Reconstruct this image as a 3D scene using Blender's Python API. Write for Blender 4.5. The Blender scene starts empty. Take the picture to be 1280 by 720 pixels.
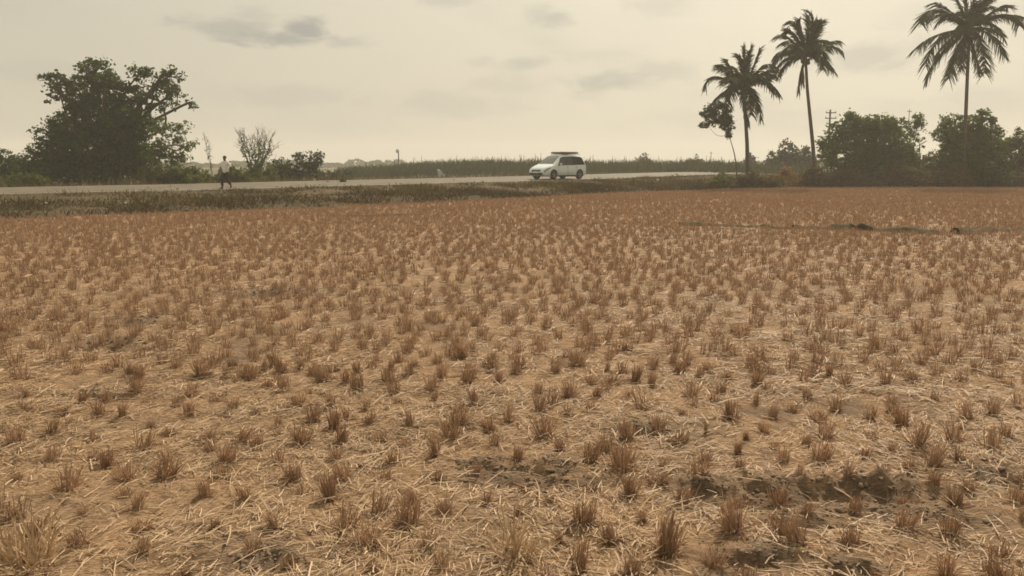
import bpy, bmesh, math, random
import numpy as np
from mathutils import Vector, Matrix, Quaternion

random.seed(7)
rng = np.random.default_rng(11)
scn = bpy.context.scene
COL = scn.collection
R = math.radians

# ------------------------------------------------------------------ camera, sky, sun, exposure
F = 1050.0                       # focal length in photo pixels (1280 wide)
HOR = 204.0                      # row of the horizon
CAMH = 1.9
PITCH = math.atan((360 - HOR) / F)
cam = bpy.data.cameras.new("camera")
cam.sensor_width = 36.0
cam.lens = 36.0 * F / 1280.0
cam.clip_start = 0.1
cam.clip_end = 5000
camo = bpy.data.objects.new("camera", cam)
COL.objects.link(camo)
camo.location = (0, 0, CAMH)
camo.rotation_euler = (math.pi / 2 - PITCH, 0, 0)
scn.camera = camo

SUN_AZ, SUN_EL = R(24), R(43)    # azimuth from +Y towards +X
SUN_DIR = Vector((math.sin(SUN_AZ) * math.cos(SUN_EL), math.cos(SUN_AZ) * math.cos(SUN_EL), math.sin(SUN_EL)))
sl = bpy.data.lights.new("sun", 'SUN')
sl.energy = 3.8
sl.angle = R(2.5)
sl.color = (1.0, 0.89, 0.74)
so = bpy.data.objects.new("sun", sl)
COL.objects.link(so)
so.rotation_euler = SUN_DIR.to_track_quat('Z', 'Y').to_euler()

vs = scn.view_settings
scn.display_settings.display_device = 'sRGB'
vs.view_transform = 'Standard'
vs.look = 'None'
vs.exposure = 0.42
vs.gamma = 1.0
vs.use_curve_mapping = False
scn.render.engine = 'CYCLES'
cy = scn.cycles
cy.use_denoising = True
cy.max_bounces = 5
cy.diffuse_bounces = 3
cy.glossy_bounces = 2
cy.transmission_bounces = 3
cy.transparent_max_bounces = 4
cy.volume_bounces = 1
cy.pixel_filter_type = 'BLACKMAN_HARRIS'
cy.filter_width = 1.7
cy.use_adaptive_sampling = True
cy.adaptive_threshold = 0.02

world = bpy.data.worlds.new("World")
scn.world = world
world.use_nodes = True


class NT:
    """tiny node-building helper"""
    def __init__(self, tree):
        self.t = tree
        self.n = tree.nodes
        self.l = tree.links

    def new(self, kind, **kw):
        nd = self.n.new(kind)
        for k, v in kw.items():
            setattr(nd, k, v)
        return nd

    def put(self, sock, v):
        if hasattr(v, 'is_output') or isinstance(v, bpy.types.NodeSocket):
            self.l.new(v, sock)
        elif isinstance(v, (tuple, list)) and len(v) == 3 and sock.type == 'RGBA':
            sock.default_value = (*v, 1)
        else:
            sock.default_value = v

    def math(self, op, a, b=0.0, clamp=False):
        nd = self.new('ShaderNodeMath', operation=op, use_clamp=clamp)
        self.put(nd.inputs[0], a)
        self.put(nd.inputs[1], b)
        return nd.outputs[0]

    def mix(self, fac, a, b, mode='MIX'):
        nd = self.new('ShaderNodeMix', data_type='RGBA', blend_type=mode)
        self.put(nd.inputs[0], fac)
        self.put(nd.inputs[6], a)
        self.put(nd.inputs[7], b)
        return nd.outputs[2]

    def noise(self, vec, scale, detail=4.0, rough=0.55, dist=0.0):
        nd = self.new('ShaderNodeTexNoise')
        if vec is not None:
            self.l.new(vec, nd.inputs['Vector'])
        nd.inputs['Scale'].default_value = scale
        nd.inputs['Detail'].default_value = detail
        nd.inputs['Roughness'].default_value = rough
        nd.inputs['Distortion'].default_value = dist
        return nd.outputs['Fac']

    def map(self, v, a, b, c=0.0, d=1.0, smooth=False):
        nd = self.new('ShaderNodeMapRange')
        if smooth:
            nd.interpolation_type = 'SMOOTHSTEP'
        self.put(nd.inputs[0], v)
        for i, x in enumerate((a, b, c, d)):
            nd.inputs[i + 1].default_value = x
        return nd.outputs[0]

    def mapping(self, vec, scale=(1, 1, 1), rot=(0, 0, 0)):
        nd = self.new('ShaderNodeMapping')
        self.l.new(vec, nd.inputs[0])
        nd.inputs['Scale'].default_value = scale
        nd.inputs['Rotation'].default_value = rot
        return nd.outputs[0]


# hazy sky: a sky texture under a thin, warm cloud deck with grey streaks
w = NT(world.node_tree)
for nd in list(w.n):
    w.n.remove(nd)
out = w.new('ShaderNodeOutputWorld')
bg = w.new('ShaderNodeBackground')
bg.inputs[1].default_value = 0.077
sky = w.new('ShaderNodeTexSky', sky_type='NISHITA', sun_disc=False)
sky.sun_elevation = SUN_EL
sky.sun_rotation = SUN_AZ
sky.dust_density = 6.0
sky.air_density = 1.2
tc = w.new('ShaderNodeTexCoord')
nrm = w.new('ShaderNodeVectorMath', operation='NORMALIZE')
w.l.new(tc.outputs['Generated'], nrm.inputs[0])
dvec = nrm.outputs[0]
sep = w.new('ShaderNodeSeparateXYZ')
w.l.new(dvec, sep.inputs[0])
az = w.math('MULTIPLY', w.math('ARCTAN2', sep.outputs[0], sep.outputs[1]), 180 / math.pi)
el = w.math('MULTIPLY', w.math('ARCSINE', sep.outputs[2]), 180 / math.pi)
comb = w.new('ShaderNodeCombineXYZ')
w.l.new(az, comb.inputs[0])
w.l.new(w.math('MULTIPLY', el, 2.6), comb.inputs[1])
n_big = w.noise(comb.outputs[0], 0.07, 3.0, 0.5)
n_fine = w.noise(comb.outputs[0], 0.30, 5.0, 0.6, 0.4)
dotn = w.new('ShaderNodeVectorMath', operation='DOT_PRODUCT')
w.l.new(dvec, dotn.inputs[0])
dotn.inputs[1].default_value = SUN_DIR
glow = w.math('POWER', w.math('MAXIMUM', dotn.outputs['Value'], 0.0), 3.0)


def px_dir(px, py):
    a = math.degrees(math.atan2((px - 640) / F, math.cos(PITCH) + math.sin(PITCH) * (360 - py) / F))
    v = Vector(((px - 640) / F, math.cos(PITCH) + math.sin(PITCH) * (360 - py) / F,
                -math.sin(PITCH) + math.cos(PITCH) * (360 - py) / F)).normalized()
    return math.degrees(math.atan2(v.x, v.y)), math.degrees(math.asin(v.z))


def cloud(az0, el0, wa, we, amt, sharp=(0.02, 0.95)):
    """one soft cloud streak at a direction of the sky, its outline broken by noise"""
    dx = w.math('DIVIDE', w.math('SUBTRACT', az, az0), wa)
    dy = w.math('DIVIDE', w.math('SUBTRACT', el, el0), we)
    d2 = w.math('ADD', w.math('MULTIPLY', dx, dx), w.math('MULTIPLY', dy, dy))
    g = w.math('SUBTRACT', 1.0, w.math('MULTIPLY', w.math('SQRT', d2), 0.62))
    g = w.math('ADD', g, w.math('MULTIPLY', w.math('SUBTRACT', n_fine, 0.5), 2.2))
    return w.math('MULTIPLY', w.map(g, sharp[0], sharp[1], 0, 1, True), amt)


CL = [(285, 33, 2.6, 0.55, .55), (382, 36, 1.3, 0.85, .85), (350, 49, 3.2, 0.50, .80), (300, 40, 1.8, 0.5, .6), (425, 54, 1.6, 0.35, .4), (318, 18, 1.5, 0.6, .3),
      (650, 78, 2.6, 0.45, .4), (690, 22, 1.4, 0.6, .45), (770, 104, 3.0, .7, .5), (745, 70, 3.0, .6, .16), (825, 88, 2.0, .7, .26),
      (1090, 68, 4.0, 1.0, .36), (560, 132, 4.5, .9, .26), (360, 122, 7.0, .8, .24), (640, 105, 3.0, .8, .2), (820, 6, 2, .7, .2),
      (1230, 130, 5, .8, .2), (60, 90, 6, .6, .16), (570, 2, 2.0, .4, .3), (930, 150, 6, 1.0, .15)]
tot = None
for (px, py, wa, we, amt) in CL:
    a0, e0 = px_dir(px, py)
    c = cloud(a0, e0, wa, we, amt)
    tot = c if tot is None else w.math('MAXIMUM', tot, c)
# loose clouds everywhere else in the sky
tot = w.math('MAXIMUM', tot, w.math('MULTIPLY', w.map(n_big, 0.50, 0.72, 0, 1, True), 0.16))
deck = w.mix(w.map(glow, 0.15, 0.75), (6.0, 5.42, 4.20), (9.4, 8.5, 6.55))
deck = w.mix(w.map(n_big, 0.3, 0.7, 0.0, 0.35), deck, (6.6, 6.1, 4.85))
base = w.mix(0.92, sky.outputs[0], deck)
grey = w.mix(w.math('MINIMUM', tot, 1.0), base, (3.6, 3.55, 3.15))
w.l.new(grey, bg.inputs[0])
w.l.new(bg.outputs[0], out.inputs[0])


# ------------------------------------------------------------------ projections
def at(px, py, d):
    """the point at ground distance d whose picture is (px, py)"""
    fy = math.cos(PITCH) + math.sin(PITCH) * (360 - py) / F
    fz = -math.sin(PITCH) + math.cos(PITCH) * (360 - py) / F
    k = d / fy
    return Vector(((px - 640) / F * k, d, CAMH + fz * k))


def gp(px, py, z=0.0):
    fy = math.cos(PITCH) + math.sin(PITCH) * (360 - py) / F
    fz = -math.sin(PITCH) + math.cos(PITCH) * (360 - py) / F
    k = (z - CAMH) / fz
    return Vector(((px - 640) / F * k, fy * k, z))


# ------------------------------------------------------------------ mesh helpers
def tag(o, label=None, cat=None, group=None, kind=None):
    if label: o['label'] = label
    if cat: o['category'] = cat
    if group: o['group'] = group
    if kind: o['kind'] = kind
    return o


def link(name, me, m=None, parent=None):
    o = bpy.data.objects.new(name, me)
    COL.objects.link(o)
    if m is not None:
        for mm in (m if isinstance(m, (list, tuple)) else [m]):
            me.materials.append(mm)
    if parent is not None:
        o.parent = parent
    return o


def empty(name, loc, rz=0.0):
    o = bpy.data.objects.new(name, None)
    o.empty_display_size = 0.2
    COL.objects.link(o)
    o.location = loc
    o.rotation_euler = (0, 0, rz)
    return o


class MB:
    """collects quads / tris as numpy blocks, builds one mesh"""
    def __init__(self):
        self.V, self.Q, self.T, self.n = [], [], [], 0

    def add(self, V, Q=None, T=None):
        V = np.asarray(V, dtype=np.float64).reshape(-1, 3)
        if Q is not None and len(Q): self.Q.append(np.asarray(Q, dtype=np.int64) + self.n)
        if T is not None and len(T): self.T.append(np.asarray(T, dtype=np.int64) + self.n)
        self.V.append(V)
        self.n += len(V)
        return self

    def mesh(self, name, smooth=False, origin=None):
        me = bpy.data.meshes.new(name)
        if not self.V:
            return me
        V = np.concatenate(self.V)
        if origin is not None:
            V = V - np.array(origin)
        Q = np.concatenate(self.Q) if self.Q else np.zeros((0, 4), int)
        T = np.concatenate(self.T) if self.T else np.zeros((0, 3), int)
        me.vertices.add(len(V))
        me.vertices.foreach_set('co', V.ravel())
        me.loops.add(Q.size + T.size)
        me.loops.foreach_set('vertex_index', np.concatenate([Q.ravel(), T.ravel()]))
        me.polygons.add(len(Q) + len(T))
        st = np.concatenate([np.arange(len(Q)) * 4, Q.size + np.arange(len(T)) * 3])
        me.polygons.foreach_set('loop_start', st)
        if smooth:
            me.polygons.foreach_set('use_smooth', np.ones(len(Q) + len(T), bool))
        me.update(calc_edges=True)
        me.validate()
        return me

    def build(self, name, m, parent=None, smooth=False, origin=None):
        return link(name, self.mesh(name, smooth, origin), m, parent)

    # --- shapes
    def ribbons(self, P, D, L, W, bend, S=None, taper=0.3, seg=2):
        """P base points, D unit directions, L lengths, W widths, bend = sideways vectors added quadratically"""
        N = len(P)
        if S is None:
            S = np.cross(D, rng.normal(size=(N, 3)))
        S = S / (np.linalg.norm(S, axis=1, keepdims=True) + 1e-9)
        rows = []
        for k in range(seg + 1):
            t = k / seg
            c = P + D * (L * t)[:, None] + bend * (t * t)
            hw = (W * (1 - (1 - taper) * t) * 0.5)[:, None]
            rows.append(c - S * hw)
            rows.append(c + S * hw)
        V = np.stack(rows, 1).reshape(-1, 3)
        m = 2 * (seg + 1)
        b = (np.arange(N) * m)[:, None]
        Q = np.concatenate([b + np.array([[2 * k, 2 * k + 1, 2 * k + 3, 2 * k + 2]]) for k in range(seg)])
        return self.add(V, Q)

    def leaves(self, P, size, ratio=0.5, droop=0.25):
        """one rhombic leaf per point"""
        N = len(P)
        if N == 0: return self
        d = rng.normal(size=(N, 3))
        d[:, 2] = d[:, 2] * 0.7 - droop
        d /= np.linalg.norm(d, axis=1, keepdims=True)
        s = np.cross(d, rng.normal(size=(N, 3)))
        s /= np.linalg.norm(s, axis=1, keepdims=True) + 1e-9
        l = (size * rng.uniform(0.6, 1.35, N))[:, None]
        V = np.stack([P - d * l * .5, P + s * l * ratio * .5 + d * l * .05, P + d * l * .5, P - s * l * ratio * .5 + d * l * .05], 1).reshape(-1, 3)
        return self.add(V, (np.arange(N) * 4)[:, None] + np.array([[0, 1, 2, 3]]))

    def tube(self, pts, rad, sides=7, cap=True):
        pts = [Vector(p) for p in pts]
        n = len(pts)
        if not hasattr(rad, '__len__'): rad = [rad] * n
        V = []
        up = None
        for i, p in enumerate(pts):
            t = (pts[min(i + 1, n - 1)] - pts[max(i - 1, 0)])
            t = t.normalized() if t.length > 1e-9 else Vector((0, 0, 1))
            if up is None:
                up = Vector((1, 0, 0)) if abs(t.x) < 0.8 else Vector((0, 1, 0))
            a = (up - t * up.dot(t)).normalized()
            up = a
            b = t.cross(a)
            for k in range(sides):
                an = 2 * math.pi * k / sides
                V.append(p + (a * math.cos(an) + b * math.sin(an)) * rad[i])
        Q = []
        for i in range(n - 1):
            for k in range(sides):
                k2 = (k + 1) % sides
                Q.append((i * sides + k, i * sides + k2, (i + 1) * sides + k2, (i + 1) * sides + k))
        T = []
        V = [tuple(v) for v in V]
        if cap:
            V.append(tuple(pts[0])); V.append(tuple(pts[-1]))
            for k in range(sides):
                k2 = (k + 1) % sides
                T.append((len(V) - 2, k2, k))
                T.append((len(V) - 1, (n - 1) * sides + k, (n - 1) * sides + k2))
        return self.add(V, Q, T)

    def box(self, c, s, rot=None):
        c = Vector(c)
        V = []
        for x in (-.5, .5):
            for y in (-.5, .5):
                for z in (-.5, .5):
                    v = Vector((x * s[0], y * s[1], z * s[2]))
                    if rot is not None: v = rot @ v
                    V.append(tuple(c + v))
        return self.add(V, [(0, 1, 3, 2), (4, 6, 7, 5), (0, 4, 5, 1), (2, 3, 7, 6), (0, 2, 6, 4), (1, 5, 7, 3)])


def rounded_box(name, s, bevel, m, parent=None, loc=(0, 0, 0), rot=None):
    bm = bmesh.new()
    bmesh.ops.create_cube(bm, size=1.0)
    for v in bm.verts:
        v.co = Vector((v.co.x * s[0], v.co.y * s[1], v.co.z * s[2]))
    bmesh.ops.bevel(bm, geom=bm.edges[:], offset=bevel, segments=2, affect='EDGES')
    if rot is not None: bmesh.ops.transform(bm, matrix=rot.to_4x4() if hasattr(rot, 'to_4x4') else rot, verts=bm.verts)
    bmesh.ops.translate(bm, vec=Vector(loc), verts=bm.verts)
    me = bpy.data.meshes.new(name)
    bm.to_mesh(me); bm.free()
    return link(name, me, m, parent)


# smooth value noise on the plane, for terrain and scatter
def make_noise(seed, cells=256):
    g = np.random.default_rng(seed).uniform(-1, 1, (cells, cells))
    def f(x, y, s):
        x = np.asarray(x) / s; y = np.asarray(y) / s
        xi = np.floor(x).astype(int); yi = np.floor(y).astype(int)
        fx = x - xi; fy = y - yi
        fx = fx * fx * (3 - 2 * fx); fy = fy * fy * (3 - 2 * fy)
        a = g[xi % cells, yi % cells]; b = g[(xi + 1) % cells, yi % cells]
        c = g[xi % cells, (yi + 1) % cells]; d = g[(xi + 1) % cells, (yi + 1) % cells]
        return (a * (1 - fx) + b * fx) * (1 - fy) + (c * (1 - fx) + d * fx) * fy
    return f


nz1, nz2, nz3, nz4 = (make_noise(s) for s in (1, 2, 3, 4))


# ------------------------------------------------------------------ materials
def mat(name, c1, c2=None, rough=0.85, scale=3.0, island=0.0, bump=0.0, bump_scale=20.0, spec=0.2, metal=0.0, coat=0.0, coords='Object', translucent=0.0, detail=5.0, tint=(1.08, 1.0, 0.9)):
    m = bpy.data.materials.new(name)
    m.use_nodes = True
    t = NT(m.node_tree)
    b = t.n['Principled BSDF']
    c2 = c2 or tuple(x * 0.75 for x in c1)
    tcn = t.new('ShaderNodeTexCoord')
    vec = tcn.outputs[coords]
    fac = t.map(t.noise(vec, scale, detail, 0.6), 0.32, 0.68)
    if island:
        gi = t.new('ShaderNodeNewGeometry')
        ri = gi.outputs['Random Per Island']
        fac = t.math('ADD', t.math('MULTIPLY', fac, 1 - island), t.math('MULTIPLY', ri, island))
    col = t.mix(fac, c1, c2)
    t.l.new(col, b.inputs['Base Color'])
    b.inputs['Roughness'].default_value = rough
    b.inputs['Metallic'].default_value = metal
    b.inputs['Specular IOR Level'].default_value = spec
    if coat:
        b.inputs['Coat Weight'].default_value = coat
        b.inputs['Coat Roughness'].default_value = 0.08
    if bump:
        bn = t.new('ShaderNodeBump')
        bn.inputs['Strength'].default_value = bump
        bn.inputs['Distance'].default_value = 0.02
        t.l.new(t.noise(vec, bump_scale, 6.0, 0.6), bn.inputs['Height'])
        t.l.new(bn.outputs[0], b.inputs['Normal'])
    if translucent:
        tr = t.new('ShaderNodeBsdfTranslucent')
        t.l.new(t.mix(1.0, col, tint, 'MULTIPLY'), tr.inputs[0])
        mx = t.new('ShaderNodeMixShader')
        mx.inputs[0].default_value = translucent
        t.l.new(b.outputs[0], mx.inputs[1])
        t.l.new(tr.outputs[0], mx.inputs[2])
        t.l.new(mx.outputs[0], t.n['Material Output'].inputs[0])
    return m


def foliage(name, c1, c2, scale=0.6, tr=0.38):
    return mat(name, c1, c2, rough=0.7, scale=scale, island=0.45, spec=0.15, translucent=tr, detail=3.0, tint=(1.25, 1.2, 0.7))


M = {
    'leaf_dark': foliage('dark_green_leaves', (0.024, 0.043, 0.010), (0.074, 0.110, 0.026)),
    'leaf_mid': foliage('green_leaves', (0.040, 0.068, 0.013), (0.125, 0.170, 0.040)),
    'leaf_olive': foliage('olive_leaves', (0.056, 0.075, 0.017), (0.138, 0.155, 0.044)),
    'leaf_far': foliage('far_leaves', (0.026, 0.038, 0.014), (0.060, 0.072, 0.028)),
    'leaf_dry': foliage('dry_brush', (0.066, 0.056, 0.026), (0.13, 0.102, 0.046)),
    'leaf_rust': foliage('rusty_dry_grass', (0.15, 0.085, 0.04), (0.25, 0.145, 0.07)),
    'palm': foliage('palm_leaflets', (0.024, 0.032, 0.009), (0.068, 0.078, 0.022), tr=0.15),
    'palm_dry': foliage('dead_palm_leaflets', (0.10, 0.07, 0.035), (0.17, 0.12, 0.06), tr=0.15),
    'bark': mat('bark', (0.10, 0.075, 0.05), (0.05, 0.038, 0.026), scale=4, bump=0.5),
    'palm_bark': mat('palm_bark', (0.12, 0.095, 0.068), (0.06, 0.047, 0.034), scale=5, bump=0.5),
    'twig': mat('grey_twigs', (0.13, 0.105, 0.08), (0.08, 0.062, 0.046), scale=3),
    'cane': foliage('cane_leaves', (0.024, 0.031, 0.012), (0.050, 0.058, 0.023), scale=0.15),
    'bank_grass': foliage('bank_grass', (0.048, 0.046, 0.014), (0.140, 0.096, 0.042), scale=0.22, tr=0.2),
    'soil': mat('dry_clay', (0.15, 0.110, 0.074), (0.27, 0.200, 0.135), rough=0.95, scale=9, bump=0.6, bump_scale=60),
    'weeds': foliage('dark_bank_weeds', (0.046, 0.038, 0.015), (0.095, 0.066, 0.030), scale=0.3, tr=0.15),
    'stubble': mat('stubble_stalks', (0.205, 0.128, 0.077), (0.50, 0.335, 0.210), rough=0.75, scale=2.0, island=0.75, translucent=0.15),
    'pale_stubble': mat('pale_stubble_stalks', (0.28, 0.185, 0.105), (0.56, 0.41, 0.25), rough=0.7, scale=2.0, island=0.8, translucent=0.15),
    'straw': mat('fallen_straw', (0.19, 0.115, 0.060), (0.57, 0.40, 0.235), rough=0.65, scale=1.5, island=0.8, spec=0.3),
    'white_paint': mat('pearl_white_paint', (0.66, 0.75, 0.73), (0.63, 0.72, 0.70), rough=0.28, spec=0.5, coat=0.7),
    'glass': mat('dark_glass', (0.02, 0.024, 0.024), (0.028, 0.03, 0.03), rough=0.08, spec=0.4),
    'screen_glass': mat('windscreen_glass', (0.07, 0.08, 0.075), (0.09, 0.10, 0.09), rough=0.05, spec=0.9),
    'rubber': mat('tyre_rubber', (0.025, 0.024, 0.023), (0.04, 0.037, 0.033), rough=0.9, scale=8),
    'black': mat('black_plastic', (0.02, 0.02, 0.02), (0.03, 0.03, 0.03), rough=0.5),
    'alloy': mat('alloy_metal', (0.35, 0.35, 0.34), (0.28, 0.28, 0.27), rough=0.35, metal=0.8),
    'lamp_glass': mat('headlamp_glass', (0.16, 0.17, 0.17), (0.24, 0.25, 0.25), rough=0.08, spec=0.8),
    'tail_red': mat('tail_lamp_red', (0.25, 0.02, 0.015), (0.2, 0.015, 0.01), rough=0.2, spec=0.6),
    'plate': mat('plate_white', (0.7, 0.7, 0.66), (0.62, 0.62, 0.58), rough=0.5),
    'rack_wood': mat('pale_rack_load', (0.62, 0.55, 0.42), (0.50, 0.43, 0.32), rough=0.7, scale=5),
    'skin': mat('brown_skin', (0.12, 0.065, 0.038), (0.10, 0.052, 0.03), rough=0.55),
    'hair': mat('black_hair', (0.012, 0.010, 0.009), (0.02, 0.016, 0.013), rough=0.6, scale=30),
    'shirt': mat('white_cotton', (0.78, 0.76, 0.71), (0.70, 0.68, 0.63), rough=0.9, scale=6, bump=0.3),
    'trousers': mat('dark_cotton', (0.045, 0.038, 0.03), (0.03, 0.026, 0.021), rough=0.9, scale=6, bump=0.3),
    'concrete': mat('weathered_concrete', (0.34, 0.31, 0.26), (0.24, 0.22, 0.18), scale=3, bump=0.3),
    'pole': mat('pole_concrete', (0.17, 0.155, 0.13), (0.11, 0.10, 0.085), scale=3, bump=0.3),
    'white': mat('white_wash', (0.74, 0.72, 0.66), (0.60, 0.57, 0.5), scale=5),
    'sheet': mat('grey_blue_sheet', (0.30, 0.34, 0.33), (0.24, 0.28, 0.28), scale=3, rough=0.6),
    'tin': mat('tin_roof', (0.55, 0.53, 0.46), (0.44, 0.42, 0.36), scale=2, rough=0.5),
    'mud_wall': mat('mud_wall', (0.24, 0.18, 0.12), (0.18, 0.13, 0.09), scale=2),
    'stone': mat('pale_stone', (0.50, 0.46, 0.38), (0.36, 0.32, 0.26), scale=6, bump=0.5),
}

_t = NT(M['stubble'].node_tree)
_b = _t.n['Principled BSDF']
_c = _b.inputs['Base Color'].links[0].from_socket
_oi = _t.new('ShaderNodeObjectInfo')
_m = _t.mix(_t.map(_oi.outputs['Random'], 0, 1, 0.0, 1.0), (0.78, 0.74, 0.70), (1.18, 1.16, 1.16))
_t.l.new(_t.mix(1.0, _c, _m, 'MULTIPLY'), _b.inputs['Base Color'])


def field_material():
    m = bpy.data.materials.new('straw_strewn_soil')
    m.use_nodes = True
    t = NT(m.node_tree)
    b = t.n['Principled BSDF']
    b.inputs['Roughness'].default_value = 0.9
    b.inputs['Specular IOR Level'].default_value = 0.12
    tcn = t.new('ShaderNodeTexCoord')
    v = tcn.outputs['Object']
    # matted straw: long thin streaks lying at several angles
    streak = None
    for i, a in enumerate((0.25, -0.5, 1.0, 1.45, -1.1)):
        vv = t.mapping(v, (5.0, 75.0, 5.0), (0, 0, a))
        nn = t.noise(vv, 1.0, 3.0, 0.6, 0.25)
        nn = t.map(nn, 0.54, 0.70)
        streak = nn if streak is None else t.math('MAXIMUM', streak, nn)
    matw = t.map(t.noise(v, 1.3, 6.0, 0.68), 0.40, 0.60)              # how thick the straw lies
    fine = t.noise(v, 26.0, 6.0, 0.7)
    big = t.noise(v, 0.16, 4.0, 0.55)
    at_ = t.new('ShaderNodeAttribute', attribute_name='bare')
    bare = at_.outputs['Fac']
    soil = t.mix(t.map(fine, 0.3, 0.7), (0.085, 0.060, 0.039), (0.215, 0.153, 0.102))
    chaff = t.mix(t.map(fine, 0.35, 0.65), (0.190, 0.113, 0.062), (0.43, 0.277, 0.160))
    c = t.mix(t.math('MULTIPLY', t.map(matw, 0, 1, 0.28, 1.0), t.math('SUBTRACT', 1.0, bare, True)), soil, chaff)
    straw = t.mix(t.noise(v, 9.0, 2.0), (0.32, 0.208, 0.106), (0.50, 0.35, 0.195))
    c = t.mix(t.math('MULTIPLY', streak, t.math('SUBTRACT', 0.85, t.math('MULTIPLY', bare, 0.7))), c, straw)
    c = t.mix(t.map(big, 0.35, 0.65, 0.0, 0.35), c, t.mix(1.0, c, (1.04, 0.90, 0.80), 'MULTIPLY'))
    t.l.new(c, b.inputs['Base Color'])
    bn = t.new('ShaderNodeBump')
    bn.inputs['Strength'].default_value = 0.8
    bn.inputs['Distance'].default_value = 0.015
    h = t.math('ADD', t.math('MULTIPLY', streak, 0.7), fine)
    t.l.new(h, bn.inputs['Height'])
    t.l.new(bn.outputs[0], b.inputs['Normal'])
    return m


M['field'] = field_material()


def bank_material():
    m = bpy.data.materials.new('weedy_bank_soil')
    m.use_nodes = True
    t = NT(m.node_tree)
    b = t.n['Principled BSDF']
    b.inputs['Roughness'].default_value = 0.95
    b.inputs['Specular IOR Level'].default_value = 0.1
    tcn = t.new('ShaderNodeTexCoord')
    v = tcn.outputs['Object']
    n1 = t.noise(t.mapping(v, (0.5, 0.9, 1.0)), 0.35, 5.0, 0.62)
    n2 = t.noise(v, 3.0, 5.0, 0.65)
    c = t.mix(t.map(n1, 0.38, 0.62), (0.050, 0.042, 0.016), (0.110, 0.074, 0.036))
    c = t.mix(t.map(n2, 0.3, 0.7, 0, .55), c, (0.075, 0.055, 0.035))
    t.l.new(c, b.inputs['Base Color'])
    return m


M['bank'] = bank_material()
M['asphalt'] = mat('sun_bleached_road', (0.100, 0.083, 0.056), (0.145, 0.121, 0.081), rough=0.8, scale=0.8, bump=0.2, bump_scale=40, detail=6)
M['verge'] = mat('dry_verge', (0.13, 0.098, 0.052), (0.075, 0.064, 0.030), scale=0.5, detail=6)
M['line_paint'] = mat('worn_road_paint', (0.62, 0.58, 0.48), (0.42, 0.38, 0.31), rough=0.7, scale=2)
M['far_ground'] = mat('far_ground', (0.10, 0.080, 0.040), (0.055, 0.052, 0.022), scale=0.08, detail=6)

# ------------------------------------------------------------------ the setting
# courses of the field edge, and of the two road edges, as points on the plan
FE_PX = [(-900, 300), (-500, 290), (-200, 279), (0, 274), (150, 268.5), (270, 264), (400, 261.5), (440, 258), (560, 252.5), (680, 246.8), (740, 243), (830, 239.5), (920, 236.8),
         (1010, 234.8), (1280, 234.2), (1500, 234.2), (1900, 234.2)]
RN_PX = [(-900, 276, .42), (-500, 260, .46), (-200, 249, .48), (0, 243, .50), (130, 240, .53), (284, 236.6, .57), (440, 232, .64), (600, 227.8, .70), (700, 225.2, .74), (760, 223.2, .76),
         (905, 217.6, .74), (985, 214.8, .72), (1060, 212.6, .70)]


def resample(pts, n):
    P = np.array([tuple(p) for p in pts])
    s = np.concatenate([[0], np.cumsum(np.linalg.norm(np.diff(P[:, :2], axis=0), axis=1))])
    q = np.linspace(0, s[-1], n)
    out_ = np.stack([np.interp(q, s, P[:, k]) for k in range(3)], 1)
    k = max(3, n // 60) | 1
    pad = np.pad(out_, ((k // 2, k // 2), (0, 0)), mode='edge')
    sm = np.stack([np.convolve(pad[:, i], np.ones(k) / k, 'valid') for i in range(3)], 1)
    sm[0], sm[-1] = out_[0], out_[-1]
    return sm


NS = 420
FE = resample([gp(x, y) for x, y in FE_PX], NS)
RN = resample([gp(x, y, z) for x, y, z in RN_PX], NS)
tang = np.gradient(RN, axis=0)
tang[:, 2] = 0
tang /= np.linalg.norm(tang, axis=1, keepdims=True)
nor = np.stack([-tang[:, 1], tang[:, 0], np.zeros(NS)], 1)         # away from the camera
RW = 7.4
RF = RN + nor * RW
RF[:, 2] += 0.13


def strip(A, B, nt, name, m, zfun=None):
    """sheet between two courses, with nt rows"""
    rows = []
    for k in range(nt + 1):
        t = k / nt
        p = A * (1 - t) + B * t
        if zfun is not None:
            p = p.copy()
            p[:, 2] = zfun(p, t)
        rows.append(p)
    V = np.stack(rows, 1).reshape(-1, 3)
    n, mcol = len(A), nt + 1
    i, j = np.meshgrid(np.arange(n - 1), np.arange(nt), indexing='ij')
    b = (i * mcol + j).ravel()
    Q = np.stack([b, b + mcol, b + mcol + 1, b + 1], 1)
    return MB().add(V, Q).build(name, m, smooth=True)


# nearest point of the road course for each point of the field edge, so the bank is lofted straight across
def bank_partner(FE_, RN_):
    s = np.linspace(0, 1, NS)
    return RN_


road = tag(strip(RN, RF, 6, 'road', M['asphalt']), kind='structure')
BN = RN.copy(); BN[:, 2] -= 0.004


def bank_z(p, t):
    z = BN[:, 2] * (t ** 0.8) - 0.012
    return z + (nz1(p[:, 0], p[:, 1], 1.7) * 0.09 + nz2(p[:, 0], p[:, 1], 0.6) * 0.035) * math.sin(math.pi * min(t, 1.0)) ** 0.5


bank = tag(strip(FE, BN, 26, 'road_bank', M['bank'], bank_z), kind='structure')
# worn white edge lines near both sides of the carriageway
for off in (0.35, RW - 0.45):
    a = RN + nor * off; b = RN + nor * (off + 0.12)
    a[:, 2] += 0.13 * off / RW + 0.004; b[:, 2] += 0.13 * off / RW + 0.004
    tag(strip(a, b, 1, 'road_edge_line', M['line_paint']), kind='structure')
# verge beyond the road, falling back to the plain
V1 = RF + nor * 9.0
V1[:, 2] = 0.25
R0 = RF.copy(); R0[:, 2] -= 0.004
verge = tag(strip(R0, V1, 8, 'verge', M['verge'], lambda p, t: R0[:, 2] * (1 - t) + 0.25 * t + (nz1(p[:, 0], p[:, 1], 1.3) * 0.05 if 0 < t < 1 else 0)), kind='structure')

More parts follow.
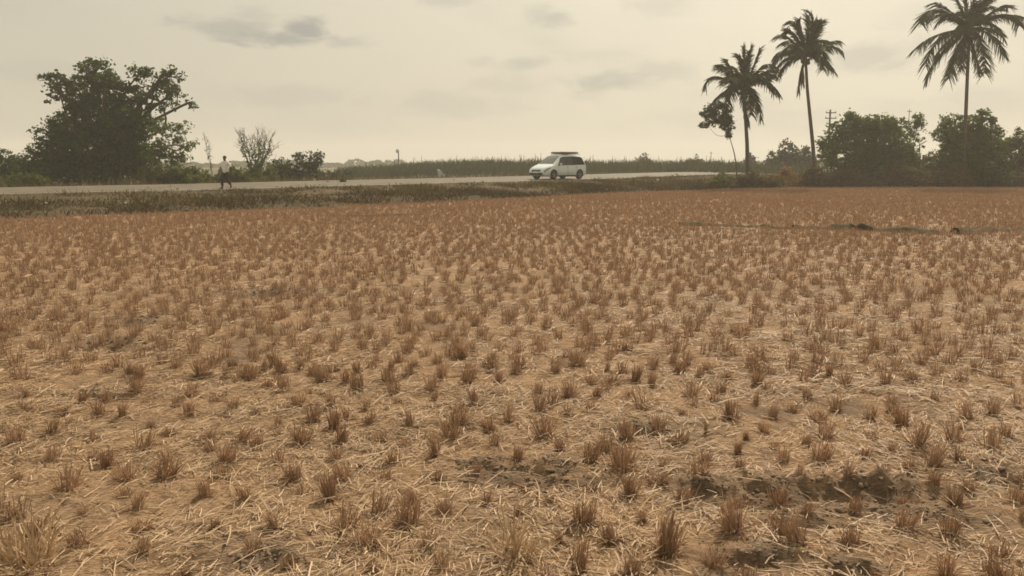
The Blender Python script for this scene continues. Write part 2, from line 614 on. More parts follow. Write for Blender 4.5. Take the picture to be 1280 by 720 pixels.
# the field: a fine sheet near the camera, coarser with distance
na = 800
rr = np.concatenate([np.linspace(1.2, 3.2, 40)[:-1], np.exp(np.linspace(math.log(3.2), math.log(9.5), 460))[:-1], np.exp(np.linspace(math.log(9.5), math.log(190.0), 240))])
nr = len(rr)
aa = np.linspace(R(-62), R(62), na)
RR, AA = np.meshgrid(rr, aa, indexing='ij')
X = RR * np.sin(AA); Y = RR * np.cos(AA)

CLODS = [(1045, 603, .75, .10, .060), (985, 612, .30, .10, .05), (1105, 612, .30, .10, .05), (640, 590, .36, .12, .035), (690, 582, .25, .10, .04), (600, 578, .2, .08, .03),
         (910, 615, .3, .12, .035), (1090, 628, .3, .1, .03), (870, 608, .2, .09, .03), (1000, 640, .2, .1, .03), (1180, 640, .25, .09, .03), (960, 685, .16, .07, .03),
         (1065, 700, .16, .07, .035), (930, 690, .2, .06, .03), (140, 490, .3, .1, .03), (150, 428, .35, .2, .06), (180, 400, .25, .18, .06), (345, 365, .6, .2, .06),
         (800, 535, .25, .1, .03), (330, 690, .3, .1, .03), (1235, 588, .25, .12, .035), (705, 598, .3, .08, .03)]


def field_z(x, y):
    r = np.hypot(x, y)
    z = nz1(x, y, 0.55) * 0.012 + nz2(x, y, 0.17) * 0.014 * (r < 40) + nz3(x, y, 3.1) * 0.02
    z = z + np.where(r < 16, nz4(x, y, 0.065) * 0.010 + nz3(x, y, 0.030) * .006, 0)
    for (px, py, a, b, h) in CLODS:
        c = gp(px, py)
        q = ((x - c.x) / a) ** 2 + ((y - c.y) / b) ** 2
        z = z + 1.0 * h * np.exp(-q) * (0.45 + 0.9 * np.abs(nz2(x, y, 0.13)) + .35 * nz4(x, y, .05))
        z = z - h * 1.0 * np.exp(-((x - c.x) / a) ** 2 - ((y - c.y + b * 1.6) / (b * .8)) ** 2)
    return z


Z = field_z(X, Y)
bare = np.clip((nz3(X, Y, 0.9) + nz2(X, Y, 0.33) * 0.7 - 0.62) * 2.0, 0, 1) * np.clip((16 - RR) / 8, 0, 1) * .8
for (px, py, a, b, h) in CLODS:
    c = gp(px, py)
    bare = np.maximum(bare, np.exp(-((X - c.x) / (a * 1.15)) ** 2 - ((Y - c.y + .06) / (b * 2.0)) ** 2) * np.clip(1.0 + nz1(X, Y, 0.12), 0, 1))
# sink the field where the bank and the land beyond it stand
fe_y = np.interp(X.ravel(), FE[:, 0], FE[:, 1]).reshape(X.shape)
Z = np.where(Y > fe_y + 0.3, -0.05, Z)
idx = np.arange(nr * na).reshape(nr, na)
Q = np.stack([idx[:-1, :-1].ravel(), idx[:-1, 1:].ravel(), idx[1:, 1:].ravel(), idx[1:, :-1].ravel()], 1)
inside = (Y < fe_y + 1.2).ravel()
Q = Q[inside[Q].any(axis=1)]                                      # the stubble ends at the bank
fmb = MB().add(np.stack([X, Y, Z], -1).reshape(-1, 3), Q)
fo = fmb.build('field', M['field'], smooth=True)
att = fo.data.attributes.new('bare', 'FLOAT', 'POINT')
att.data.foreach_set('value', bare.ravel().astype(np.float32))
tag(fo, kind='structure')
# the plain the field is part of, out to the horizon
gmb = MB()
gr = np.concatenate([[0.0], np.exp(np.linspace(math.log(20), math.log(690), 30))])
ga = np.linspace(0, 2 * math.pi, 97)[:-1]
GX = (gr[:, None] * np.cos(ga)[None]); GY = (gr[:, None] * np.sin(ga)[None])
gi = np.arange(len(gr) * 96).reshape(len(gr), 96)
g2 = np.roll(gi, -1, 1)
gmb.add(np.stack([GX, GY, np.full_like(GX, -0.07)], -1).reshape(-1, 3), np.stack([gi[:-1].ravel(), gi[1:].ravel(), g2[1:].ravel(), g2[:-1].ravel()], 1))
tag(gmb.build('ground', M['far_ground']), kind='structure')


def inside_field(x, y):
    return y < np.interp(x, FE[:, 0], FE[:, 1]) - 0.15


def ground_at(x, y):
    """rough height of the land beyond the field edge"""
    d = np.hypot(RN[:, 0] - x, RN[:, 1] - y)
    i = int(np.argmin(d))
    s = float(np.dot(np.array([x, y]) - RN[i, :2], nor[i, :2]))
    if s < 0:
        fy = float(np.interp(x, FE[:, 0], FE[:, 1]))
        if y <= fy: return 0.0
        t = min(1.0, max(0.0, 1 - d[i] / (d[i] + (y - fy) + 1e-6)))
        return float(RN[i, 2] * t ** 0.8)
    if s <= RW: return float(RN[i, 2] + 0.13 * s / RW)
    return float(max(-0.05, (RN[i, 2] + 0.13) + (0.25 - RN[i, 2] - 0.13) * min(1, (s - RW) / 9.0))) if s < RW + 9 else -0.06


# low earthen bund across the field, two stretches with a gap, and a faint one on the far left
def bund(pxs, h, wd, name='earth_bund'):
    P = resample([gp(x, y) for x, y in pxs], 90)
    mb = MB()
    offs = np.linspace(-1, 1, 9)
    V = []
    for p in P:
        hh = h * (0.65 + 0.6 * max(-1.2, float(nz1(p[0], p[1], 1.1))) + .35 * float(nz4(p[0], p[1], .16)) + 0.3 * float(nz2(p[0], p[1], .35)))
        for o in offs:
            V.append((p[0] + float(nz3(p[0], p[1], .5)) * .05, p[1] + o * wd, -0.01 + hh * (1 - abs(o) ** 1.6) + 0.02 * float(nz2(p[0] + o, p[1], .2)) * (abs(o) < .95)))
    n = len(P)
    i, j = np.meshgrid(np.arange(n - 1), np.arange(8), indexing='ij')
    b = (i * 9 + j).ravel()
    mb.add(V, np.stack([b, b + 9, b + 10, b + 1], 1))
    return tag(mb.build(name, M['bank'], smooth=True), kind='structure')


bund([(850, 281), (920, 283), (985, 285)], .10, .26)
bund([(992, 285.3), (1035, 286), (1060, 286), (1095, 289), (1130, 291), (1170, 292)], .15, .34)
bund([(1195, 291.5), (1230, 289.5), (1290, 288.5), (1400, 287)], .17, .34)
bund([(395, 269), (450, 270), (530, 269)], .09, .25)

# ------------------------------------------------------------------ trees and shrubs
def limb(mb, p0, p1, r0, r1, sag=0.12, sides=6, n=5):
    p0, p1 = Vector(p0), Vector(p1)
    L = (p1 - p0).length
    j = Vector(rng.normal(size=3)) * L * sag * 0.5
    pts, rad = [], []
    for k in range(n + 1):
        t = k / n
        pts.append(p0.lerp(p1, t) + j * math.sin(math.pi * t) + Vector((0, 0, L * 0.06 * math.sin(math.pi * t))))
        rad.append(r0 + (r1 - r0) * t)
    mb.tube(pts, rad, sides, cap=True)


def tree(name, label, cat, base, d, lobes, leaf, leaf_size=0.2, dens=1.0, trunk_r=0.12, fork=0.35, group=None, bark='bark', n_stem=1, clump=0.5, ratio=0.55, stem_px=None):
    """base (px, py) on the picture; lobes: (px, py, rx, ry, dz, density) ellipsoids of leaves in photo pixels at distance d"""
    bp = at(base[0], base[1], d)
    bp.z = ground_at(bp.x, bp.y) - 0.03
    k = d / F
    root = empty(name, bp)
    tag(root, label, cat, group)
    o = Vector(bp)
    tr, cr = MB(), MB()
    Ls = [(at(px, py, d + dz) , rx * k, ry * k, de) for (px, py, rx, ry, dz, de) in lobes]
    top = max((c.z for c, *_ in Ls))
    mean = sum((c for c, *_ in Ls), Vector()) / len(Ls)
    forks = []
    for s in range(n_stem):
        off = Vector((rng.normal() * 0.25, rng.normal() * 0.25, 0)) * (n_stem > 1)
        fk = o.lerp(Vector((mean.x, mean.y, o.z + (top - o.z) * 1.0)), fork) + off * 2
        if stem_px:
            sp_ = resample([at(x_, y_, d) for x_, y_ in stem_px], 12)
            fk = Vector(sp_[-1])
            tr.tube([o - Vector((0, 0, .1))] + [Vector(q_) for q_ in sp_], [trunk_r * (1 - .05 * q_) for q_ in range(13)], 7)
            forks.append(fk)
            continue
        limb(tr, o + off - Vector((0, 0, .1)), fk, trunk_r / math.sqrt(n_stem), trunk_r * .75 / math.sqrt(n_stem), .1, 8)
        forks.append(fk)
    for (c, rx, ry, de) in Ls:
        fk = forks[int(rng.integers(len(forks)))]
        r1 = trunk_r * .42
        limb(tr, fk, c, r1, r1 * .35, .42, 6, 8)
        vol = rx * ry
        ncl = max(4, int((15 if de > .8 or de < .46 else 19) * de * dens * (vol / (clump * clump)) ** 0.5 * (vol / (clump * clump)) ** 0.35))
        u = rng.normal(size=(ncl, 3)); u /= np.linalg.norm(u, axis=1, keepdims=True)
        rad = rng.uniform(0.25, 1.0, ncl) ** 0.55 * np.where(rng.random(ncl) < .22, rng.uniform(1.05, 1.4, ncl), 1.0)
        P = np.array(c)[None] + u * rad[:, None] * np.array([rx, (rx + ry) * .45, ry])[None]
        for q in range(0, ncl, max(1, ncl // 22)):
            limb(tr, c, P[q], r1 * .38, .012, .2, 4, 3)
        nl = rng.integers(9, 26, ncl)
        pts = np.repeat(P, nl, axis=0)
        sp = np.repeat(rng.uniform(0.14, 0.42, ncl) * clump, nl)[:, None]
        pts = pts + rng.normal(size=pts.shape) * sp * np.array([1, 1, .75])
        pts[:, 2] = np.maximum(pts[:, 2], o.z + 0.05)
        cr.leaves(pts, leaf_size * 1.12, ratio)
    tr.build('trunk', M[bark], root, smooth=True, origin=o)
    cr.build('crown', M[leaf], root, origin=o)
    return root


# big dense tree on the left, its open right-hand limbs, and a slender one in front
tree('broadleaf_tree', 'large dense dark tree with a broken crown, standing beyond the road behind the walking man', 'tree', (140, 231), 58,
     [(118, 92, 22, 18, 0, .9), (88, 104, 30, 13, .5, .6), (62, 97, 11, 6, 0, .5), (135, 108, 20, 18, -.5, 1.1), (100, 128, 30, 14, 0, 1.0), (75, 118, 14, 8, 0, .5), (128, 140, 42, 24, .3, 1.5), (92, 160, 34, 22, .8, 1.5),
      (160, 158, 34, 24, -.6, 1.5), (66, 172, 22, 14, 0, .9), (125, 185, 55, 26, 0, 2.1), (80, 200, 36, 26, .6, 1.7), (160, 200, 36, 26, -.6, 1.9), (120, 214, 60, 18, 0, 2.2),
      (175, 92, 15, 10, 0, .55), (190, 108, 26, 15, .4, .42), (212, 95, 15, 11, 0, .38), (222, 118, 14, 12, -.3, .4), (200, 128, 24, 10, .3, .4), (236, 131, 8, 5, 0, .45), (172, 122, 18, 16, 0, .7),
      (205, 90, 10, 7, 0, .3)],
     'leaf_dark', 0.23, 1.15, 0.30, 0.42, clump=0.55)
tree('slender_tree', 'thin light tree with feathery pale-green leaves against the right flank of the large dense tree', 'tree', (214, 229), 55,
     [(205, 162, 20, 12, 0, .6), (225, 160, 16, 9, 0, .4), (214, 182, 22, 14, 0, .6), (234, 178, 12, 10, 0, .35), (198, 190, 16, 16, 0, .8), (228, 198, 14, 12, 0, .5)],
     'leaf_mid', 0.18, .8, 0.09, 0.5, clump=0.45)
bare_grp = 'shrubs along the far side of the road'


def shrub(label, px, py_top, wpx, py_base, d, leaf='leaf_mid', de=1.0, size=0.16, name='shrub', cat='shrub', group=bare_grp, lobes=None, clump=0.4, n_stem=3):
    h = py_base - py_top
    if lobes is None:
        lobes = []
        nn = max(3, int(wpx / 14))
        for i in range(nn):
            t = (i + .5) / nn
            e = 1 - abs(2 * t - 1) ** 2.2 * .55
            hh = h * e * rng.uniform(.75, 1.0)
            lobes.append((px - wpx / 2 + wpx * t, py_base - hh * .60, wpx / nn * .85, hh * .40, rng.normal() * .5, de))
            lobes.append((px - wpx / 2 + wpx * t, py_base - hh * .28, wpx / nn * .95, hh * .30, rng.normal() * .5, de * 1.1))
    return tree(name, label, cat, (px, py_base), d, lobes, leaf, size, 1.0, .045, .35, group, 'bark', n_stem, clump)


shrub('rounded dark shrub cut by the picture edge left of the large dense tree', 8, 174, 40, 236, 60, 'leaf_dark', 1.3)
shrub('ragged light-green shrub between the rounded dark shrub and the large dense tree', 40, 180, 40, 236, 57, 'leaf_mid', 1.2)
shrub('low yellowish shrub at the road edge below the rounded dark shrub', 28, 213, 56, 238, 50, 'leaf_olive', 1.3)
shrub('olive shrub under the slender feathery tree', 205, 198, 54, 232, 54, 'leaf_olive', 1.2)
shrub('low rough shrub right of the slender feathery tree', 243, 203, 34, 232, 53, 'leaf_olive', 1.2)
shrub('low bush directly behind the walking man', 290, 206, 36, 231, 53, 'leaf_olive', 1.2)
shrub('brown-green bush at the foot of the leafless tree', 322, 202, 38, 230, 60, 'leaf_olive', 1.2)
shrub('grey-green bush just right of the leafless tree', 347, 195, 24, 228, 66, 'leaf_far', 1.1)
shrub('bushy clump between the leafless tree and the twin-topped bush', 362, 195, 26, 228, 68, 'leaf_far', 1.1)
shrub('taller twin-topped bush ending the row right of the leafless tree', 387, 188, 30, 228, 68, 'leaf_far', .9,
      lobes=[(375, 198, 8, 9, 0, .9), (391, 199, 9, 10, 0, .8), (400, 199, 3.5, 9, 0, .8), (386, 212, 16, 8, 0, 1.4), (386, 220, 18, 7, 0, 1.4)])
shrub('low scrub beside the end of the bush row, before the cane', 418, 208, 40, 227, 72, 'leaf_far', 1.1)
shrub('small dark weed growing on the near road edge', 428, 222.5, 8, 232.5, 53.0, 'leaf_olive', 1.0, .09, 'roadside_weed', 'weed', None,
      lobes=[(428, 225, 3.0, 2.2, 0, 1.0), (429, 228, 3.4, 2.2, 0, 1.0)], clump=.16)


def bare_tree(label, px, py_base, py_top, d, spread, n_main, leafy, name='bare_tree', group=None, r0=.07, depth=4):
    bp = at(px, py_base, d)
    bp.z = ground_at(bp.x, bp.y) - .03
    root = tag(empty(name, bp), label, 'tree', group)
    H = at(px, py_top, d).z - bp.z
    tr, lf = MB(), MB()
    rnd = random.Random(int(px * 7 + n_main))

    def grow(p, v, L, r, lev):
        q = p + v * L
        limb(tr, p, q, r, r * .62, .14, 5 if lev < 2 else 3, 4)
        if leafy > 0 and lev in (1, 2):
            n = int(leafy * (38 if lev == 1 else 20))
            t = rng.uniform(0, 1, (n, 1))
            lf.leaves(np.array(p)[None] * (1 - t) + np.array(q)[None] * t + rng.normal(size=(n, 3)) * .10, .13, .6)
        if lev >= depth: return
        for i in range(rnd.choice((2, 3, 3))):
            a = Vector((rnd.gauss(0, 1), rnd.gauss(0, 1), rnd.gauss(.35, .5)))
            vv = (v + a * spread).normalized()
            if vv.z < .15: vv.z = .2; vv.normalize()
            grow(p.lerp(q, rnd.uniform(.6, 1.0)), vv, L * rnd.uniform(.55, .8), r * .58, lev + 1)

    L0 = H / (2.25 if n_main > 1 else 2.45)
    for i in range(n_main):
        a = 2 * math.pi * i / max(1, n_main) + rnd.uniform(-.4, .4)
        v = Vector((math.cos(a) * spread * .8, math.sin(a) * spread * .8, 1)).normalized() if n_main > 1 else Vector((.03, 0, 1)).normalized()
        grow(Vector(bp), v, L0 * rnd.uniform(.9, 1.1), r0, 0 if n_main == 1 else 0)
    tr.build('trunk', M['twig'], root, smooth=True, origin=bp)
    if leafy > 0:
        lf.build('creeper_leaves', M['leaf_mid'], root, origin=bp)
    return root


bare_tree('leafless many-stemmed tree wrapped in creeper, beyond the road right of the walking man', 320, 229, 156, 62, .42, 5, 1.0, r0=.075)
bare_tree('thin bare sapling sticking up out of the bushes left of the walking man', 263, 229, 164, 56, .20, 1, .25, 'bare_sapling', r0=.035, depth=3)
bare_tree('short bare stick-like sapling between the leafless tree and the bush row', 348, 226, 172, 67, .08, 1, 0, 'bare_sapling', r0=.03, depth=1)

# small leaning tree left of the first palm
lt = tree('leaning_tree', 'small tree with a thin bent stem and hanging crown, just left of the shorter palm', 'tree', (920, 219), 66,
          [(885, 143, 12, 9, 0, .6), (897, 136, 14, 8, 0, .7), (885, 156, 12, 5, 0, .5), (893, 149, 12, 7, .2, .7), (908, 147, 8, 13, 0, 1.3), (910, 158, 6, 8, 0, 1.1), (912, 167, 4, 4, 0, .8)],
          'leaf_dark', .18, 1.0, .055, .74, clump=.36, stem_px=[(921, 216), (920, 203), (917.5, 190), (914, 178), (911, 168)])

# hedge of trees on the right
tree('bushy_tree', 'broad bushy green tree in front of the utility pole, between the middle and right palms', 'tree', (1082, 232), 70,
     [(1065, 148, 11, 9, 0, .8), (1050, 162, 16, 10, 0, .6), (1038, 180, 14, 12, 0, .6), (1095, 158, 26, 14, 0, 1.2), (1115, 162, 16, 12, 0, 1.1), (1075, 172, 30, 20, .5, 1.4), (1110, 185, 28, 22, -.4, 1.5),
      (1060, 198, 34, 22, 0, 1.5), (1098, 208, 40, 22, 0, 1.8), (1130, 195, 18, 16, 0, 1.2), (1075, 222, 44, 12, 0, 1.6)],
     'leaf_mid', .24, 1.15, .18, .4, clump=.5, n_stem=2)
tree('slender_tree', 'slim open tree with sparse leaves standing between the broad bushy tree and the round-topped tree', 'tree', (1146, 230), 74,
     [(1138, 152, 12, 8, 0, .42), (1150, 150, 8, 10, 0, .8), (1146, 163, 12, 8, 0, .45), (1135, 168, 8, 10, 0, .3), (1150, 182, 8, 12, 0, .22), (1142, 200, 10, 8, 0, .4)],
     'leaf_mid', .2, .9, .07, .6, clump=.42, n_stem=2)
tree('bushy_tree', 'round-topped dark tree hiding the foot of the tallest palm', 'tree', (1210, 232), 69,
     [(1190, 152, 16, 9, 0, .45), (1180, 165, 14, 10, 0, .5), (1228, 143, 8, 6, 0, .7), (1236, 148, 8, 5, 0, .7), (1215, 156, 18, 12, 0, 1.0), (1238, 166, 16, 11, 0, .9), (1200, 175, 26, 16, .4, 1.3),
      (1225, 182, 26, 18, -.4, 1.4), (1195, 200, 26, 22, 0, 1.6), (1230, 206, 28, 20, 0, 1.6), (1210, 221, 42, 12, 0, 1.7)],
     'leaf_mid', .24, 1.15, .18, .4, clump=.5, n_stem=2)
tree('bushy_tree', 'bright-green bushy tree cut by the picture edge right of the tallest palm', 'tree', (1275, 232), 70,
     [(1256, 182, 14, 9, 0, 1.0), (1280, 174, 20, 10, 0, 1.1), (1300, 176, 18, 12, 0, 1.0), (1265, 198, 22, 16, 0, 1.4), (1295, 200, 24, 18, 0, 1.4), (1270, 218, 34, 14, 0, 1.6), (1310, 216, 26, 14, 0, 1.5)],
     'leaf_olive', .22, 1.1, .15, .4, clump=.5, n_stem=2)
hg = 'low bushes along the field edge'
for lab, px, top, wd, base, d, lf, de in [
        ('dark brown brush heap around the foot of the shorter palm', 940, 212, 70, 236, 64.5, 'leaf_dry', 1.2),
        ('brown brush at the foot of the middle palm', 1022, 200, 34, 235, 66, 'leaf_dry', 1.1),
        ('rust-coloured dry bush between the shorter and middle palms', 985, 208, 40, 234.5, 68, 'leaf_rust', 1.1),
        ('dark low bush under the broad bushy tree', 1062, 206, 50, 235, 66.5, 'leaf_dry', 1.2),
        ('dusty low bush under the slim open tree', 1128, 200, 62, 235, 66.5, 'leaf_dry', 1.3),
        ('yellowish dry bush in the gap between the slim open tree and the round-topped tree', 1160, 180, 46, 233, 72, 'leaf_olive', 1.2),
        ('brown low bush under the round-topped tree', 1190, 208, 54, 235, 66.5, 'leaf_dry', 1.3),
        ('dark low bush right of the tallest palm', 1245, 204, 56, 235, 66.5, 'leaf_dark', 1.3),
        ('low bush at the picture edge under the bright-green bushy tree', 1295, 206, 50, 235, 66.5, 'leaf_dry', 1.3),
        ('small green bush hiding the end of the road', 903, 213, 26, 236, 64, 'leaf_olive', 1.2)]:
    shrub(lab, px, top, wd, base, d, lf, de, .17, 'low_bush', 'bush', hg)

# far trees above the cane
fg = 'far trees on the skyline'
for lab, px, top, wd, base, d, sz in [
        ('far dark tree clump with a ragged top, rising above the cane right of the car', 806, 190, 14, 212, 150, .3),
        ('small flat-topped far tree midway between the car and the leaning tree', 868, 192, 18, 212, 150, .3),
        ('small rounded far tree seen just right of the shorter palm trunk', 938, 189, 11, 212, 130, .3),
        ('wide dark far tree seen between the shorter and middle palms', 985, 175, 46, 214, 110, .32),
        ('hazy far tree seen just left of the middle palm trunk', 1008, 183, 26, 214, 112, .32)]:
    shrub(lab, px, top, wd, base, d, 'leaf_far', .9, sz, 'far_tree', 'tree', fg, clump=.6, n_stem=1)

# ------------------------------------------------------------------ palms
def frond_geo(mb, p0, p3, lift, L, dry=False, npair=60):
    """pinnate frond: arched rachis and two rows of leaflets"""
    p0, p3 = Vector(p0), Vector(p3)
    ch = p3 - p0
    cv = Vector(rng.normal(size=3)) * L * .06
    p1 = p0 + ch * .33 + cv + Vector((0, 0, lift * .8))
    p2 = p0 + ch * .72 + cv * 1.5 + Vector((0, 0, lift))
    def bez(t):
        s = 1 - t
        return p0 * s ** 3 + p1 * (3 * s * s * t) + p2 * (3 * s * t * t) + p3 * t ** 3
    pts = [bez(i / 9) for i in range(10)]
    mb.tube(pts, [.045 * (1 - .85 * i / 9) for i in range(10)], 4)
    P, D, Ls, B = [], [], [], []
    for i in range(npair):
        t = .10 + .90 * (i + rng.uniform(-.3, .3)) / npair
        t = min(max(t, .05), .995)
        p = bez(t)
        tg = (bez(min(1, t + .02)) - bez(max(0, t - .02))).normalized()
        side = tg.cross(Vector((0, 0, 1)))
        side = side.normalized() if side.length > .05 else Vector((1, 0, 0))
        ll = L * .30 * (math.sin(math.pi * min(1, .14 + .66 * t)) ** .7) * rng.uniform(.8, 1.15)
        for s in (-1, 1):
            if rng.random() < .06: continue
            vu = max(0.0, tg.z)
            dv = (side * s * ((.74 - .34 * vu) if not dry else .3) + tg * (.62 + .5 * vu) + Vector((0, 0, -.20 if not dry else -.8)) + Vector(rng.normal(size=3)) * .10).normalized()
            P.append(p); D.append(dv); Ls.append(ll)
            B.append(Vector((0, 0, -ll * rng.uniform(.15, .5))))
    P, D, Ls, B = np.array(P), np.array(D), np.array(Ls), np.array(B)
    mb.ribbons(P, D, Ls, np.full(len(P), .12), B, taper=.15, seg=2)


def palm(label, base, trunk_px, d, tips, extra, r0=.17):
    bp = at(base[0], base[1], d)
    bp.z = ground_at(bp.x, bp.y) - .05
    root = tag(empty('palm_tree', bp), label, 'palm tree', 'coconut palms at the field edge')
    pts = [Vector(bp)] + [at(x, y, d) for x, y in trunk_px]
    P = resample(pts, 24)
    c = Vector(P[-1])
    tb = MB()
    rad = [r0 * (1.35 if i == 0 else 1.12 if i == 1 else 1.0 - .35 * i / 23 + (.02 if i % 2 else 0)) for i in range(24)]
    tb.tube(P, rad, 9)
    tb.build('trunk', M['palm_bark'], root, smooth=True, origin=bp)
    # crown heart and nuts
    hb = MB()
    for i in range(10):
        a = i * 2.4
        v = Vector((math.cos(a) * .22, math.sin(a) * .22, .75)).normalized()
        hb.tube([c - Vector((0, 0, .3)), c + v * .35, c + v * .8], [.10, .08, .03], 5)
    hb.build('crown_heart', M['palm'], root, smooth=True, origin=bp)
    cpx = trunk_px[-1]
    k = d / F
    allt = []
    for i, (x, y, dry) in enumerate(tips):
        lateral = Vector(((x - cpx[0]) * k, 0, (cpx[1] - y) * k))
        Lp = lateral.length
        full = max(Lp, 3.0 if not dry else Lp)
        dy = math.sqrt(max(.05, full * full - Lp * Lp)) * (1 if i % 2 else -1) + rng.normal() * .5
        allt.append((c + lateral * .87 + Vector((0, dy, 0)), dry))
    for i in range(extra):
        a = rng.uniform(0, 2 * math.pi)
        e = rng.uniform(-.25, 1.15)
        L = rng.uniform(2.6, 3.3)
        v = Vector((math.cos(a) * math.cos(e) * .8, math.sin(a) * math.cos(e), math.sin(e)))
        allt.append((c + v * L, False))
    for (tip, dry) in allt:
        fm = MB()
        ch = tip - c
        up = ch.z / max(.01, ch.length)
        lift = ch.length * (.38 * (1 - abs(up)) + (.18 if up < -.2 else 0.0) + .05) * rng.uniform(.5, 1.15)
        if dry: lift = .25
        frond_geo(fm, c, tip, lift, max(2.6, ch.length), dry)
        fm.build('frond', M['palm_dry' if dry else 'palm'], root, origin=bp)
    nb = MB()
    for i in range(9):
        a = i * 2.399
        q = c + Vector((math.cos(a) * .26, math.sin(a) * .26, -.18 - .12 * (i % 3)))
        nb.tube([q + Vector((0, 0, .14)), q + Vector((0, 0, .09)), q, q - Vector((0, 0, .09)), q - Vector((0, 0, .13))], [.03, .09, .12, .08, .02], 7)
    nb.build('coconut_bunch', M['leaf_olive'], root, smooth=True, origin=bp)
    return root


z6 = lambda x, y, dry=False: (860 + x / 2.88, y / 2.88, dry)
z7 = lambda x, y, dry=False: (1020 + x / 2.88, y / 2.88, dry)
palm('shorter palm with a crown of upright fronds beside the small leaning tree', (935, 220), [(934, 180), (932, 150), (929, 112)], 66,
     [z6(*t) for t in [(85, 240), (48, 312), (72, 385), (170, 400), (228, 458), (292, 442), (335, 350), (322, 308), (285, 250), (256, 165), (228, 152), (195, 160), (163, 188), (155, 225), (120, 350), (262, 420), (100, 300)]], 12, .16)
palm('middle palm with a bent trunk and ragged crown, between the other two', (1019, 222), [(1017, 190), (1013, 150), (1009, 110), (1007, 72)], 67,
     [z6(*t) for t in [(338, 72), (304, 122), (278, 242), (320, 275), (500, 275), (528, 248), (556, 190), (528, 132), (490, 62), (440, 38), (418, 32), (394, 55), (315, 155), (300, 205), (470, 255)]] + [z6(402, 335, True), z6(412, 300, True)], 12, .16)
palm('tallest palm, with the round-topped dark bushy tree at its foot', (1206, 226), [(1207, 150), (1209, 100), (1212, 36)], 68,
     [z7(*t) for t in [(332, 92), (362, 175), (374, 250), (418, 288), (470, 300), (520, 260), (600, 268), (655, 275), (716, 205), (748, 90), (742, 62), (702, 12), (640, -45), (590, -75), (535, -72), (478, -50), (393, 8), (398, 60), (690, 150), (440, 210)]], 14, .17)

# ------------------------------------------------------------------ cane field and undergrowth
cm = MB()
N = 15000
px = rng.uniform(425, 1010, N)
d = rng.uniform(100, 122, N)
h_top = np.interp(px, [425, 470, 520, 560, 660, 760, 860, 940, 1010], [207, 204, 199, 196.8, 195.5, 197, 197, 200, 202]) + rng.normal(0, .9, N) + nz1(px, px * 0, 14) * 1.2
x = (px - 640) / F * d
ztop = CAMH + (HOR - h_top) / F * d
low = rng.uniform(0, 1, N) ** .7
L = rng.uniform(.8, 1.5, N)
zb = np.maximum(0.0, (ztop - L) * low)
D = np.stack([rng.normal(0, .33, N), rng.normal(0, .33, N), np.ones(N)], 1)
D /= np.linalg.norm(D, axis=1, keepdims=True)
bend = np.stack([rng.normal(0, .25, N), rng.normal(0, .25, N), rng.uniform(-.35, 0, N)], 1)
cm.ribbons(np.stack([x, d, zb], 1), D, L, rng.uniform(.08, .16, N), bend, taper=.2)
n2 = 80
px = rng.uniform(450, 1000, n2); d = rng.uniform(100, 122, n2)
ht = np.interp(px, [425, 470, 520, 560, 660, 760, 860, 940, 1010], [207, 204, 199, 196.8, 195.5, 197, 197, 200, 202]) - rng.uniform(.5, 2.8, n2)
cm.ribbons(np.stack([(px - 640) / F * d, d, CAMH + (HOR - ht) / F * d - .9], 1), np.tile([[0.02, 0, 1.0]], (n2, 1)), np.full(n2, .9), np.full(n2, .10), rng.normal(0, .08, (n2, 3)), taper=.4)
tag(cm.build('cane_crop', M['cane']), 'long band of tall green cane growing beyond the road behind the car', 'crop', kind='stuff')

# woods on the far side of the plain
wm = MB()
N = 30000
az_ = rng.uniform(R(-55), R(55), N)
dd = rng.uniform(330, 420, N)
x = dd * np.sin(az_); y = dd * np.cos(az_)
top_ = 2.4 + 1.0 * np.clip(nz1(az_ * 60, az_ * 0, 1.0) + .5 * nz2(az_ * 200, az_ * 0, 1.0), -1, 1.3)
P = np.stack([x, y, rng.uniform(0, 1, N) ** .7 * top_], 1)
wm.leaves(P, 1.1, .7)
tag(wm.build('distant_woods', M['leaf_far']), 'faint distant woods along the horizon', 'woods', kind='stuff')

um = MB()
N = 17000
u = rng.integers(0, NS, N)
sgap = rng.uniform(.3, 7.5, N)
P = RF[u] + nor[u] * sgap[:, None]
P = P + rng.normal(size=P.shape) * .12
P[:, 2] = .68 - sgap * .05 + np.abs(nz1(P[:, 0], P[:, 1], 2.0)) * .0
hgt = rng.uniform(.18, .6, N) * np.clip(.55 + .8 * nz2(P[:, 0], P[:, 1], 2.5) + sgap * .10, .25, 1.7)
D = np.stack([rng.normal(0, .35, N), rng.normal(0, .35, N), np.ones(N)], 1)
D /= np.linalg.norm(D, axis=1, keepdims=True)
P[:, 2] -= .1
um.ribbons(P, D, hgt + .1, rng.uniform(.03, .07, N), rng.normal(0, .12, (N, 3)) * np.array([1, 1, .3]), taper=.2)
# the same growth along the field edge on the right, and on the land behind it
N = 9000
px = rng.uniform(880, 1500, N)
d = rng.uniform(65.4, 74, N)
P = np.stack([(px - 640) / F * d, d, np.full(N, -.05)], 1)
hgt = rng.uniform(.3, 1.1, N) * np.clip(.7 + .6 * nz2(P[:, 0], P[:, 1], 3), .3, 1.4)
um.ribbons(P, np.stack([rng.normal(0, .25, N), rng.normal(0, .25, N), np.ones(N)], 1), hgt, rng.uniform(.04, .09, N), rng.normal(0, .14, (N, 3)) * np.array([1, 1, .3]), taper=.2)
tag(um.build('undergrowth', M['leaf_dry']), 'dry weedy undergrowth along the far road verge and the field edge', 'undergrowth', kind='stuff')

